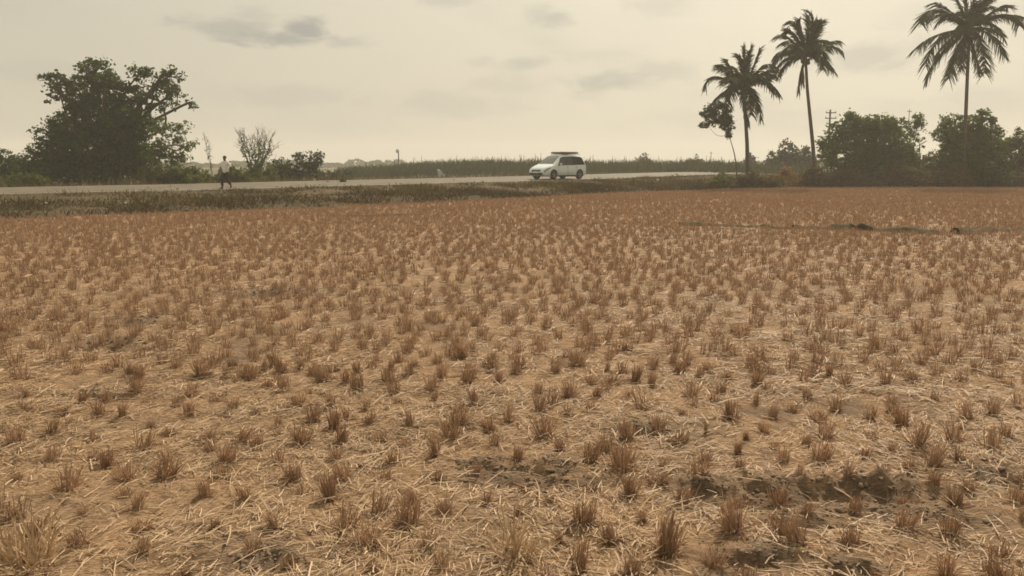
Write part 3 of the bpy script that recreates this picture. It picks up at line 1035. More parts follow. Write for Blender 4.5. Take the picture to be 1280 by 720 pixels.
# weeds and grass on the road bank
bm_ = MB()
N = 90000
u = rng.integers(0, NS - 1, N); fr = rng.uniform(0, 1, (N, 1)); t = rng.uniform(.03, .97, N)
A = FE[u] * (1 - fr) + FE[u + 1] * fr
B = BN[u] * (1 - fr) + BN[u + 1] * fr
P = A * (1 - t[:, None]) + B * t[:, None]
P[:, 2] = B[:, 2] * t ** .8 - .03
dens = nz1(P[:, 0], P[:, 1], 2.6) + .6 * nz2(P[:, 0], P[:, 1], .9) + .15
keep = (dens > rng.uniform(-.9, .6, N)) & (P[:, 1] < 110)
P, t = P[keep], t[keep]
N = len(P)
hgt = rng.uniform(.08, .34, N) * np.clip(.7 + .8 * nz3(P[:, 0], P[:, 1], 1.8), .25, 1.5) * np.where(t > .85, .5, 1)
D = np.stack([rng.normal(0, .4, N), rng.normal(0, .4, N), np.ones(N)], 1)
D /= np.linalg.norm(D, axis=1, keepdims=True)
bm_.ribbons(P, D, hgt, rng.uniform(.025, .065, N), rng.normal(0, .07, (N, 3)) * np.array([1, 1, .3]), taper=.2)
# ranker, drier growth along the foot
N = 42000
u = rng.integers(0, NS - 1, N); t = rng.uniform(-.01, .5, N) ** 1.0
fr = rng.uniform(0, 1, (N, 1))
A = FE[u] * (1 - fr) + FE[u + 1] * fr
B = BN[u] * (1 - fr) + BN[u + 1] * fr
P = A * (1 - t[:, None]) + B * t[:, None]
P[:, 2] = B[:, 2] * np.maximum(t, 0) ** .8 - .05
keep = (P[:, 1] < 80) & (nz2(P[:, 0], P[:, 1], 1.9) + .5 * nz1(P[:, 0], P[:, 1], .6) > rng.uniform(-1.3, .25, N))
P = P[keep]; N = len(P)
hgt = rng.uniform(.10, .38, N) * np.clip(.75 + .7 * nz1(P[:, 0], P[:, 1], 2.3), .3, 1.5)
D = np.stack([rng.normal(0, .45, N), rng.normal(0, .45, N), np.ones(N)], 1)
D /= np.linalg.norm(D, axis=1, keepdims=True)
fw = MB()
fw.ribbons(P, D, hgt, rng.uniform(.03, .07, N), rng.normal(0, .09, (N, 3)) * np.array([1, 1, .3]), taper=.2)
tag(fw.build('bank_weeds', M['weeds']), 'dark dry weeds along the foot of the road bank', 'weeds', kind='stuff')
# bushier weed clumps on the bank
nc = 190
u = rng.integers(60, NS - 60, nc); t = rng.uniform(.1, .85, nc)
C = FE[u] * (1 - t[:, None]) + BN[u] * t[:, None]
C[:, 2] = BN[u, 2] * t ** .8 + .08
nl = rng.integers(20, 60, nc)
pts = np.repeat(C, nl, axis=0)
pts = pts + rng.normal(size=pts.shape) * np.array([.35, .3, .10])
pts[:, 2] = np.maximum(pts[:, 2], np.repeat(C[:, 2], nl) - .06)
bm_.leaves(pts, .13)
tag(bm_.build('bank_grass', M['bank_grass']), 'patchy olive and brown grass and weeds covering the road bank', 'grass', kind='stuff')

# ------------------------------------------------------------------ stubble
def tuft_mesh(seed, n, h, r, splay, wd, seg=2):
    """one rice hill: stiff cut stalks with torn sheaths round the foot"""
    g = np.random.default_rng(seed)
    mb = MB()
    a = g.uniform(0, 2 * math.pi, n)
    q = r * np.sqrt(g.uniform(0, 1, n))
    P = np.stack([np.cos(a) * q, np.sin(a) * q, np.full(n, -.012)], 1)
    lean = g.normal(0, splay, (n, 2)) * np.where(g.random((n, 1)) < .12, 2.6, 1) + P[:, :2] / r * splay + g.normal(0, .12, 2)
    D = np.stack([lean[:, 0], lean[:, 1], np.ones(n)], 1)
    D /= np.linalg.norm(D, axis=1, keepdims=True)
    L = h * g.uniform(.55, 1.12, n)
    mb.ribbons(P, D, L, wd * g.uniform(.7, 1.3, n), g.normal(0, h * .10, (n, 3)) * np.array([1, 1, .3]), taper=.75, seg=seg)
    k = n // 2                                                     # fallen leaves and sheaths
    a = g.uniform(0, 2 * math.pi, k)
    P = np.stack([np.cos(a) * r * .8, np.sin(a) * r * .8, np.full(k, .0)], 1)
    D = np.stack([np.cos(a) * .8, np.sin(a) * .8, g.uniform(.25, 1.1, k)], 1)
    D /= np.linalg.norm(D, axis=1, keepdims=True)
    Ls = h * g.uniform(.3, .75, k)
    mb.ribbons(P, D, Ls, wd * g.uniform(.8, 1.6, k), np.stack([np.cos(a) * .02, np.sin(a) * .02, -Ls * g.uniform(.2, .6, k)], 1), taper=.3, seg=seg)
    return mb


HAND = [(33, 510), (63, 542), (20, 552), (102, 500), (133, 500), (170, 490), (240, 493), (268, 500), (290, 512), (322, 518), (372, 507), (355, 487), (348, 530), (235, 520), (300, 552),
        (322, 562), (377, 555), (392, 527), (115, 573), (133, 582), (210, 543), (265, 563), (283, 580), (347, 580), (207, 597), (257, 620), (157, 600), (178, 562), (20, 650), (63, 574),
        (307, 627), (373, 618), (85, 612), (447, 487), (493, 490), (540, 488), (417, 537), (463, 530), (475, 552), (513, 537), (507, 558), (562, 548), (575, 518), (593, 507), (573, 533),
        (613, 540), (635, 530), (675, 517), (710, 523), (738, 515), (712, 498), (745, 498), (758, 488), (690, 507), (617, 560), (647, 577), (545, 573), (492, 580), (420, 575), (427, 552),
        (755, 560), (783, 552), (780, 580), (737, 577), (680, 547), (472, 643), (557, 643), (510, 657), (537, 680), (433, 663), (643, 693), (763, 675), (722, 710), (688, 717), (788, 623),
        (730, 653), (793, 717), (458, 680), (412, 623), (915, 525), (990, 513), (945, 505), (960, 487), (1045, 512), (1022, 523), (965, 523), (1088, 522), (1128, 530), (1210, 523), (1240, 517),
        (1192, 548), (1092, 545), (1148, 558), (1080, 570), (1027, 573), (1240, 560), (1258, 543), (925, 587), (1167, 582), (1167, 605), (1137, 585), (1272, 627), (1212, 610), (1195, 627),
        (928, 627), (918, 662), (892, 703), (980, 660), (1063, 677), (997, 680), (1130, 657), (1187, 660), (1250, 690), (1245, 717), (1183, 718), (935, 717), (1032, 543), (902, 490),
        (802, 512), (864, 495), (814, 482), (785, 549), (852, 553), (912, 526), (893, 499), (777, 587), (822, 603), (787, 624), (854, 624), (833, 691), (789, 716), (881, 578),
        (30, 700), (45, 712), (1285, 600), (1290, 690), (-20, 560), (-18, 620), (1300, 545), (1300, 500)]
TALL = {(833, 691): 1.55, (852, 553): 1.3, (802, 512): 1.25, (864, 495): 1.25, (915, 525): 1.2, (1192, 548): 1.4, (918, 662): 1.35, (722, 710): 1.3, (643, 693): 1.3, (1240, 560): 1.25, (635, 530): 1.2,
        (755, 560): 1.4, (780, 580): 1.3, (1027, 573): 1.2, (1080, 570): 1.2, (785, 549): 1.25, (763, 675): 1.15, (777, 587): 1.3, (475, 552): 1.1, (1148, 558): 1.15, (45, 712): 1.25, (30, 700): 1.3, (447, 487): 1.3}
protos = []
for i in range(42):
    n = int(rng.integers(40, 95))
    hh = rng.uniform(.105, .15) if i % 5 else rng.uniform(.06, .085)
    mb = tuft_mesh(100 + i, n, hh, rng.uniform(.022, .046), rng.uniform(.04, .17) * (1 if i % 4 else 2.0), .0042)
    me = mb.mesh('stubble_tuft')
    me.materials.append(M['stubble'])
    protos.append(me)
pale_me = []
for i in range(2):
    me = tuft_mesh(300 + i, 46, .17, .055, .34, .0055).mesh('stubble_tuft')
    me.materials.append(M['pale_stubble'])
    pale_me.append(me)

SPECIAL = {(833, 691): 'tallest dark narrow stubble tuft, standing alone close to the camera',
           (643, 693): 'pale straw-coloured splayed stubble tuft on a thick bed of loose straw',
           (45, 712): 'large pale splayed straw tuft in the bottom left corner',
           (852, 553): 'stout dark stubble tuft standing on a bare grey patch of soil',
           (1240, 560): 'upright stubble tuft with a dark clod of earth at its foot'}
# trampled and worn tufts between them
for _ in range(4000):
    if len(HAND) >= 225: break
    q_ = (float(rng.uniform(-10, 1290)), float(rng.uniform(492, 716)))
    d_ = gp(*q_).y
    if all((gp(*h_) - gp(*q_)).length > .24 for h_ in HAND):
        HAND.append(q_)
        TALL[q_] = float(rng.uniform(.45, .85))
hand_pts = [gp(x, y) for x, y in HAND]
hp = np.array([(p.x, p.y) for p in hand_pts])

# jittered rows over the whole field
sp = .25
gx, gy = np.meshgrid(np.arange(-75, 80, sp), np.arange(3.0, 67, sp))
gx = gx.ravel(); gy = gy.ravel()
an = .32
gx2 = gx * math.cos(an) - gy * math.sin(an) * 0 + nz1(gx, gy, 4.0) * .25
gy2 = gy + gx * .16 + nz2(gx, gy, 4.0) * .2
jit = rng.normal(0, .062, (len(gx), 2))
P = np.stack([gx2 + jit[:, 0], gy2 + jit[:, 1]], 1)
ok = inside_field(P[:, 0], P[:, 1]) & (np.abs(P[:, 0]) < P[:, 1] * .80 + 2.5) & (rng.random(len(P)) > np.interp(P[:, 1], [9, 18, 26], [.32, .18, .06]) + .18 * (nz3(P[:, 0], P[:, 1], 1.4) > .3))
P = P[ok]
lim = gp(640, 484).y
# leave the hand-set foreground clear of the rows
infront = (P[:, 1] < lim) & (P[:, 1] > 3.2) & (np.abs(P[:, 0]) < P[:, 1] * .63)
P = P[~infront]
dist = np.min(np.hypot(P[:, None, 0] - hp[None, :, 0], P[:, None, 1] - hp[None, :, 1]) if len(P) < 60000 else np.full((len(P), 1), 9.), axis=1)
P = P[dist > .15]
P = P[np.argsort(np.hypot(P[:, 0], P[:, 1]))]
vis = (np.abs(P[:, 0]) < P[:, 1] * .615) & (P[:, 1] > 3.6)
n_ind = 298 - len(HAND)
ind_i = np.nonzero(vis)[0][:n_ind]
mask = np.zeros(len(P), bool); mask[ind_i] = True
IND, REST = P[mask], P[~mask]
TG = 'rice stubble tufts in the near field'
TL = 'brown cut rice stubble tuft standing on straw-strewn soil in the near part of the field'
for i, (xy, q) in enumerate(zip(HAND, hand_pts)):
    pale = xy in ((643, 693), (45, 712), (30, 700))
    o = bpy.data.objects.new('stubble_tuft', (pale_me[i % 2] if pale else protos[(i * 11) % 42]))
    COL.objects.link(o)
    s = TALL.get(xy, rng.uniform(.65, 1.15)) * 1.12
    q = Vector((q.x, q.y, float(field_z(np.array([q.x]), np.array([q.y]))[0])))
    o.location = q
    o.rotation_euler = (rng.normal(0, .07), rng.normal(0, .07), rng.uniform(0, 6.28))
    ws = rng.uniform(.95, 1.25) if not pale else 1.5
    o.scale = (ws * min(s, 1.15), ws * min(s, 1.15), s)
    tag(o, SPECIAL.get(xy, TL), 'stubble tuft', TG)
zz = field_z(IND[:, 0], IND[:, 1])
for i, (x, y) in enumerate(IND):
    o = bpy.data.objects.new('stubble_tuft', protos[int(rng.integers(42))])
    COL.objects.link(o)
    o.location = (x, y, zz[i])
    s = rng.uniform(.75, 1.3)
    o.rotation_euler = (rng.normal(0, .07), rng.normal(0, .07), rng.uniform(0, 6.28))
    o.scale = (s * 1.1, s * 1.1, s)
    tag(o, TL, 'stubble tuft', TG)

rm = MB()
zr = field_z(REST[:, 0], REST[:, 1])
rd = np.hypot(REST[:, 0], REST[:, 1])
for lo, hi, nb, wd in ((0, 14, 40, .0052), (14, 24, 22, .0085), (24, 40, 13, .013), (40, 200, 10, .019)):
    sel = (rd >= lo) & (rd < hi)
    C = np.stack([REST[sel, 0], REST[sel, 1], zr[sel]], 1)
    n = len(C)
    if n == 0: continue
    s = np.repeat(rng.uniform(.7, 1.25, n), nb)
    tilt = np.repeat(rng.normal(0, .1, (n, 2)), nb, axis=0)
    C = np.repeat(C, nb, axis=0)
    m_ = len(C)
    a = rng.uniform(0, 2 * math.pi, m_); q = (.05 if lo < 24 else .065) * np.sqrt(rng.uniform(0, 1, m_))
    off = np.stack([np.cos(a) * q, np.sin(a) * q], 1)
    D = np.stack([off[:, 0] * 5 + rng.normal(0, .13, m_) + tilt[:, 0], off[:, 1] * 4 + rng.normal(0, .13, m_) + tilt[:, 1], np.ones(m_)], 1)
    D /= np.linalg.norm(D, axis=1, keepdims=True)
    C[:, :2] += off; C[:, 2] -= .01
    rm.ribbons(C, D, .128 * s * rng.uniform(.5, 1.12, m_), np.full(m_, wd) * rng.uniform(.7, 1.3, m_), rng.normal(0, .014, (m_, 3)), taper=.7, seg=1 if lo >= 24 else 2)
tag(rm.build('stubble_rows', M['stubble']), 'brown rice stubble covering the rest of the field out to the bank and the palms', 'stubble', kind='stuff')

# loose straw and chaff
sm_ = MB()


def straw(n, y0, y1, l0, l1, wd, lift):
    y = np.sqrt(rng.uniform(y0 * y0, y1 * y1, n))
    x = rng.uniform(-.72, .72, n) * y
    keep = (nz3(x, y, .9) + nz2(x, y, .33) * .7 + nz1(x, y, .22) * .4 < rng.uniform(-.65, 1.0, n)) & inside_field(x, y)
    for (cx_, cy_, a_, b_, h_) in CLODS:
        c_ = gp(cx_, cy_)
        keep &= ~((((x - c_.x) / (a_ * 1.1)) ** 2 + ((y - c_.y + .05) / (b_ * 1.7)) ** 2 < 1) & (rng.random(n) < .7))
    x, y = x[keep], y[keep]
    n = len(x)
    flow = nz1(x, y, 1.3) * 2.2 + nz4(x, y, .5) * 1.2
    a = flow + rng.normal(0, .8, n) + np.where(rng.random(n) < .35, rng.uniform(0, 3.1, n), 0)
    el_ = np.abs(rng.normal(0, lift, n))
    D = np.stack([np.cos(a) * np.cos(el_), np.sin(a) * np.cos(el_), np.sin(el_)], 1)
    z = field_z(x, y) + rng.uniform(.001, .034, n) * (.5 + np.abs(nz2(x, y, .4)))
    L = rng.uniform(l0, l1, n)
    S = np.stack([-np.sin(a), np.cos(a), rng.normal(0, .5, n)], 1)
    bend = np.stack([rng.normal(0, .06, n) * L, rng.normal(0, .06, n) * L, -np.sin(el_) * L * .7], 1)
    sm_.ribbons(np.stack([x, y, z], 1), D, L, wd * rng.uniform(.6, 1.4, n), bend, S, taper=.6)


straw(38000, 3.0, 7.0, .025, .12, .0052, .20)
straw(6500, 3.0, 7.5, .08, .20, .0050, .22)
straw(1500, 3.0, 7.5, .14, .30, .0070, .22)
straw(46000, 7.0, 13.0, .04, .17, .0075, .2)
straw(40000, 13.0, 26.0, .07, .24, .012, .18)
tag(sm_.build('loose_straw', M['straw']), 'loose pale straw and chaff strewn over the field', 'straw', kind='stuff')

# broken clods where the soil lies bare
kb = MB()
bmi = bmesh.new(); bmesh.ops.create_icosphere(bmi, subdivisions=2, radius=1)
icoV = np.array([tuple(v.co) for v in bmi.verts]); icoT = np.array([[v.index for v in f.verts] for f in bmi.faces]); bmi.free()


def clod(x, y, r):
    g = rng.normal(size=(9, 3))
    g /= np.linalg.norm(g, axis=1, keepdims=True)
    V = icoV.copy()
    for q_ in g:                                       # flat broken faces
        dd_ = V @ q_
        lim_ = rng.uniform(.30, .65)
        V -= np.maximum(dd_ - lim_, 0)[:, None] * q_[None]
    V *= 1 + rng.normal(0, .05, (len(V), 1))
    a = rng.uniform(0, 6.28)
    V = V * np.array([r * rng.uniform(.8, 1.5), r * rng.uniform(.8, 1.2), r * rng.uniform(.5, .85)])
    V = np.stack([V[:, 0] * math.cos(a) - V[:, 1] * math.sin(a), V[:, 0] * math.sin(a) + V[:, 1] * math.cos(a), V[:, 2]], 1)
    z = float(field_z(np.array([x]), np.array([y]))[0])
    kb.add(V + np.array([x, y, z - r * .05]), None, icoT)


for (cx_, cy_, a_, b_, h_) in CLODS:
    c_ = gp(cx_, cy_)
    for i in range(int(40 + 420 * a_ * b_ * 4)):
        clod(c_.x + rng.normal() * a_ * .55, c_.y - .03 + rng.normal() * b_ * .8, abs(rng.normal(0, 1)) * .007 + .005 + (.014 if rng.random() < .06 else 0))
for i in range(1400):
    y_ = math.sqrt(rng.uniform(9, 160)); x_ = rng.uniform(-.7, .7) * y_
    if float(nz3(x_, y_, .9) + nz2(x_, y_, .33) * .7) > .25:
        clod(x_, y_, rng.uniform(.004, .013))
tag(kb.build('soil_clods', M['soil']), 'crumbled grey-brown soil clods lying on the bare patches of the field', 'soil', kind='stuff')

# ------------------------------------------------------------------ the car
def make_car(loc, heading):
    root = tag(empty('parked_car', loc, heading), 'white people carrier with a loaded roof carrier, on the road in front of the cane', 'car')
    #        x,   zb,  w,   zbelt, wb,  ztop, wt
    ST = np.array([
        (-2.20, .46, .66, .90, .64, .96, .58), (-2.14, .32, .79, 1.00, .77, 1.16, .68), (-2.04, .25, .84, 1.01, .83, 1.46, .64), (-1.90, .23, .865, 1.01, .85, 1.59, .60), (-1.60, .22, .875, 1.00, .86, 1.66, .60),
        (-.80, .22, .88, .98, .865, 1.715, .62), (.10, .22, .88, .96, .865, 1.695, .62), (.42, .22, .88, .955, .865, 1.64, .615), (.80, .22, .88, .95, .865, 1.42, .65), (1.32, .22, .875, .93, .855, 1.055, .76),
        (1.58, .22, .87, .89, .845, .985, .72), (1.90, .23, .845, .82, .80, .885, .66), (2.12, .25, .79, .72, .73, .775, .58), (2.22, .29, .70, .63, .64, .67, .50), (2.27, .36, .58, .54, .54, .57, .42)])
    xs = ST[:, 0]

    def ring(x):
        zb, w_, zl, wb, zt, wt = [float(np.interp(x, xs, ST[:, k])) for k in range(1, 7)]
        return [(0, zb), (w_ * .86, zb), (w_ * .985, zb + .10), (w_, min(.60, zl - .04)), (w_ * .992, zl - .07 if zl > .7 else zl - .02), (wb, zl), (wt + (wb - wt) * .08, zt - (zt - zl) * .10), (wt * .90, zt), (wt * .45, zt + .018), (0, zt + .024)]

    X = np.linspace(xs[0], xs[-1], 60)
    X = np.unique(np.concatenate([X, xs]))
    V, n = [], None
    for x in X:
        rg = ring(x)
        full = [(y, z) for y, z in rg] + [(-y, z) for y, z in rg[-2:0:-1]]
        n = len(full)
        V += [(x, y, z) for y, z in full]
    Q = [(i * n + k, (i + 1) * n + k, (i + 1) * n + (k + 1) % n, i * n + (k + 1) % n) for i in range(len(X) - 1) for k in range(n)]
    mb = MB().add(V, Q)
    for i, flip in ((0, 0), (len(X) - 1, 1)):
        c = np.mean(np.array(V[i * n:(i + 1) * n]), 0)
        VV = [tuple(c)] + V[i * n:(i + 1) * n]
        mb.add(VV, None, [((0, k + 1, (k + 1) % n + 1) if flip else (0, (k + 1) % n + 1, k + 1)) for k in range(n)])
    body = mb.build('body', M['white_paint'], root, smooth=True)
    bmx = bmesh.new(); bmx.from_mesh(body.data)
    bmesh.ops.remove_doubles(bmx, verts=bmx.verts, dist=.0005)
    bmesh.ops.recalc_face_normals(bmx, faces=bmx.faces)
    # cut the wheel openings out of the flanks
    kill = []
    for fc in bmx.faces:
        c = fc.calc_center_median()
        for wx in (1.36, -1.36):
            if abs(c.y) > .6 and math.hypot(c.x - wx, c.z - .33) < .40 and c.z < .80:
                kill.append(fc)
    bmx.to_mesh(body.data); bmx.free()

    def side_panel(name, x0, x1, v0, v1, s, m, par, slant0=0.0, slant1=0.0, off=.008):
        """pane on the flank glass band between belt line (v=0) and roof edge (v=1)"""
        nu, nv = 10, 4
        Vv = []
        for j in range(nv + 1):
            v = v0 + (v1 - v0) * j / nv
            a, b = x0 + slant0 * j / nv, x1 + slant1 * j / nv
            for i in range(nu + 1):
                x = a + (b - a) * i / nu
                rg = ring(x)
                (ya, za), (yb, zb) = rg[5], rg[6]
                Vv.append((x, s * (ya + (yb - ya) * v + off), za + (zb - za) * v + off * .3))
        QQ = [(j * (nu + 1) + i, j * (nu + 1) + i + 1, (j + 1) * (nu + 1) + i + 1, (j + 1) * (nu + 1) + i) for j in range(nv) for i in range(nu)]
        return MB().add(Vv, QQ).build(name, m, par, smooth=True)

    for s in (1, -1):
        side_panel('window_surround', -1.95, .98, .03, .96, s, M['black'], root, .12, -.46, .006)
        side_panel('side_window', -.06, .86, .08, .90, s, M['glass'], root, .0, -.42, .011)
        side_panel('side_window', -1.02, -.13, .08, .90, s, M['glass'], root, .02, 0, .011)
        side_panel('side_window', -1.86, -1.10, .08, .86, s, M['glass'], root, .12, .02, .011)
        # door handles, mirrors, sill trim
        for hx in (-.02, -.95):
            rounded_box('door_handle', (.20, .03, .035), .01, M['alloy'], root, (hx, s * .885, .86))
        mr = rounded_box('wing_mirror', (.14, .20, .15), .045, M['white_paint'], root, (.78, s * 1.0, 1.06))
        rounded_box('mirror_arm', (.06, .10, .05), .015, M['black'], mr, (.78, s * .88, 1.0))
        rounded_box('sill_trim', (2.0, .04, .10), .015, M['black'], root, (0, s * .868, .245))
        for dx in (-.09, -1.06, .92):
            MB().box((dx, s * .876, .60), (.012, .014, .62)).build('door_gap', M['black'], root)
        # lamps
        hl = MB()
        P_ = [(2.06, .775), (2.17, .70), (1.98, .80), (1.70, .88), (1.62, .87), (1.80, .78), (2.05, .70), (2.19, .63)]
        Vh = []
        for j in range(3):
            for i in range(7):
                x = 1.66 + (2.20 - 1.66) * i / 6
                rg = ring(x)
                (ya, za), (yb, zb) = rg[4], rg[5]
                t = j / 2
                zc = za + (zb - za) * 1.0 - .02 - t * .19 * (.4 + .6 * i / 6)
                yy = float(np.interp(zc, [rg[3][1], rg[4][1], rg[5][1]], [rg[3][0], rg[4][0], rg[5][0]]))
                Vh.append((x + .012, s * (yy + .010), zc))
        hl.add(Vh, [(j * 7 + i, j * 7 + i + 1, (j + 1) * 7 + i + 1, (j + 1) * 7 + i) for j in range(2) for i in range(6)])
        hl.build('headlight', M['lamp_glass'], root, smooth=True)
        rounded_box('fog_lamp', (.08, .22, .19), .02, M['black'], root, (2.17, s * .60, .42))
        rounded_box('tail_light', (.10, .12, .42), .03, M['tail_red'], root, (-2.10, s * .76, 1.12))
        # wheels
        for wx in (1.36, -1.36):
            arch = MB()
            A = [(wx + math.cos(a) * r, s * yy, .33 + math.sin(a) * r) for r, yy in ((.375, .874), (.40, .886), (.43, .886), (.44, .872)) for a in np.linspace(-.35, math.pi + .35, 22)]
            arch.add(A, [(j * 22 + i, j * 22 + i + 1, (j + 1) * 22 + i + 1, (j + 1) * 22 + i) for j in range(3) for i in range(21)])
            arch.build('wheel_arch', M['white_paint'], root, smooth=True)
            disc = MB()
            A = [(wx, s * .884, .33)] + [(wx + math.cos(a) * .385, s * .884, max(.20, .33 + math.sin(a) * .385)) for a in np.linspace(0, 2 * math.pi, 33)[:-1]]
            disc.add(A, None, [(0, i + 1, (i + 1) % 32 + 1) for i in range(32)])
            disc.build('wheel_well', M['black'], root)
            wh = empty('wheel', (wx, s * .80, .325)); wh.parent = root
            prof = [(.20, -.10), (.29, -.105), (.318, -.085), (.325, -.04), (.325, .04), (.318, .085), (.29, .105), (.20, .10)]
            nn = 28
            Vt = [(math.cos(2 * math.pi * i / nn) * r, y, math.sin(2 * math.pi * i / nn) * r) for r, y in prof for i in range(nn)]
            QQ = [(j * nn + i, j * nn + (i + 1) % nn, (j + 1) * nn + (i + 1) % nn, (j + 1) * nn + i) for j in range(len(prof) - 1) for i in range(nn)]
            MB().add(Vt, QQ).build('tyre', M['rubber'], wh, smooth=True)
            rim = MB()
            rim.tube([(0, s * .02, 0), (0, s * .075, 0)], [.055, .05], 12)
            for k in range(5):
                a = 2 * math.pi * k / 5 + .3
                rim.box((math.cos(a) * .125, s * .07, math.sin(a) * .125), (.19, .03, .055), Matrix.Rotation(-a, 3, 'Y'))
            prof = [(.195, s * .085), (.205, s * .10), (.215, s * .09), (.195, s * -.05)]
            Vt = [(math.cos(2 * math.pi * i / nn) * r, y, math.sin(2 * math.pi * i / nn) * r) for r, y in prof for i in range(nn)]
            rim.add(Vt, [(j * nn + i, j * nn + (i + 1) % nn, (j + 1) * nn + (i + 1) % nn, (j + 1) * nn + i) for j in range(3) for i in range(nn)])
            rim.build('rim', M['alloy'], wh, smooth=True)
    # windscreen, rear glass, grille, bumper, plate
    def top_panel(name, xa, xb, wfrac, m, off=.012):
        Vv = []
        for i in range(9):
            x = xa + (xb - xa) * i / 8
            rg = ring(x)
            ys = [-rg[7][0], -rg[8][0], 0, rg[8][0], rg[7][0]]
            zs_ = [rg[7][1], rg[8][1], rg[9][1], rg[8][1], rg[7][1]]
            for y, z in zip(ys, zs_):
                Vv.append((x + off, y * wfrac, z + off))
        MB().add(Vv, [(i * 5 + j, (i + 1) * 5 + j, (i + 1) * 5 + j + 1, i * 5 + j + 1) for i in range(8) for j in range(4)]).build(name, m, root, smooth=True)
    top_panel('windscreen', .46, 1.27, 1.03, M['screen_glass'])
    rounded_box('grille', (.05, .84, .17), .02, M['black'], root, (2.245, 0, .59))
    rounded_box('grille_bar', (.05, .70, .022), .008, M['alloy'], root, (2.262, 0, .615))
    rounded_box('bumper_intake', (.06, 1.25, .20), .03, M['black'], root, (2.262, 0, .395))
    rounded_box('number_plate', (.02, .48, .11), .006, M['plate'], root, (2.288, 0, .505))
    rounded_box('rear_bumper', (.10, 1.36, .22), .04, M['white_paint'], root, (-2.19, 0, .52))
    rounded_box('rear_window', (.04, 1.12, .36), .015, M['glass'], root, (-2.065, 0, 1.34), Matrix.Rotation(.32, 3, 'Y'))
    MB().box((0, 0, .26), (3.9, 1.3, .10)).build('underbody', M['black'], root)
    # roof rails and carrier
    for s in (1, -1):
        rl = MB()
        rl.tube([(-1.70, s * .56, 1.69), (-1.60, s * .56, 1.755), (-.8, s * .57, 1.785), (.0, s * .57, 1.765), (.14, s * .57, 1.69)], .02, 6)
        rl.build('roof_rail', M['alloy'], root, smooth=True)
    cr = MB()
    for x in (-1.15, -.25):
        cr.box((x, 0, 1.772), (.06, 1.22, .04))
    cr.build('cross_bar', M['black'], root)
    return root


u_car = int(np.argmin(np.abs(RN[:, 0] - (717.5 - 640) / F * 60)))
cp = RN[u_car] + nor[u_car] * 1.35
hd = math.atan2(-tang[u_car, 1], -tang[u_car, 0])
car_loc = Vector((cp[0], cp[1], cp[2] + .025))
ca = make_car(car_loc, hd - .14)
car_m = Matrix.Translation(car_loc) @ Matrix.Rotation(hd - .14, 4, 'Z')
# the roof basket with its load sits on the bars
rb = tag(empty('roof_carrier', car_m @ Vector((-.68, 0, 1.792)), hd - .14), 'flat roof carrier with a pale board on top, fixed on the white car', 'roof carrier')
tr_ = MB()
for y in (-.56, .56):
    tr_.tube([(-.82, y, .03), (.78, y, .03), (.82, y * .96, .08)], .022, 6)
    tr_.tube([(-.82, y, .085), (.82, y * .96, .085)], .018, 6)
    for x in (-.85, -.3, .3, .82):
        tr_.tube([(x, y, .02), (x, y, .085)], .014, 5)
for x in np.linspace(-.85, .82, 7):
    tr_.tube([(x, -.56, .03), (x, .56, .03)], .015, 5)
tr_.build('carrier_frame', M['black'], rb, smooth=True)
rounded_box('carrier_tray', (1.56, 1.04, .06), .02, M['black'], rb, (0, 0, .065))
rounded_box('load_board', (1.66, 1.12, .05), .018, M['white'], rb, (0, 0, .122))

# ------------------------------------------------------------------ the walking man
def skin_figure(name, verts, edges, radii, m, parent=None, sub=2, root_i=0, loc=None):
    me = bpy.data.meshes.new(name)
    me.from_pydata([tuple(v) for v in verts], edges, [])
    o = bpy.data.objects.new(name, me)
    COL.objects.link(o)
    md = o.modifiers.new('skin', 'SKIN')
    for i, sv in enumerate(me.skin_vertices[0].data):
        r = radii[i]
        sv.radius = r if isinstance(r, tuple) else (r, r)
        sv.use_root = (i == root_i)
    md.use_smooth_shade = True
    if sub:
        s = o.modifiers.new('sub', 'SUBSURF'); s.levels = sub; s.render_levels = sub
    dg = bpy.context.evaluated_depsgraph_get()
    nm = bpy.data.meshes.new_from_object(o.evaluated_get(dg))
    o.modifiers.clear()
    o.data = nm
    bpy.data.meshes.remove(me)
    nm.name = name
    nm.materials.clear(); nm.materials.append(m)
    for p in nm.polygons: p.use_smooth = True
    if parent is not None: o.parent = parent
    return o


def chainer():
    V, E, Rr = [], [], []
    def add(p, r, frm=None):
        V.append(Vector(p)); Rr.append(r)
        if frm is not None: E.append((frm, len(V) - 1))
        return len(V) - 1
    return V, E, Rr, add


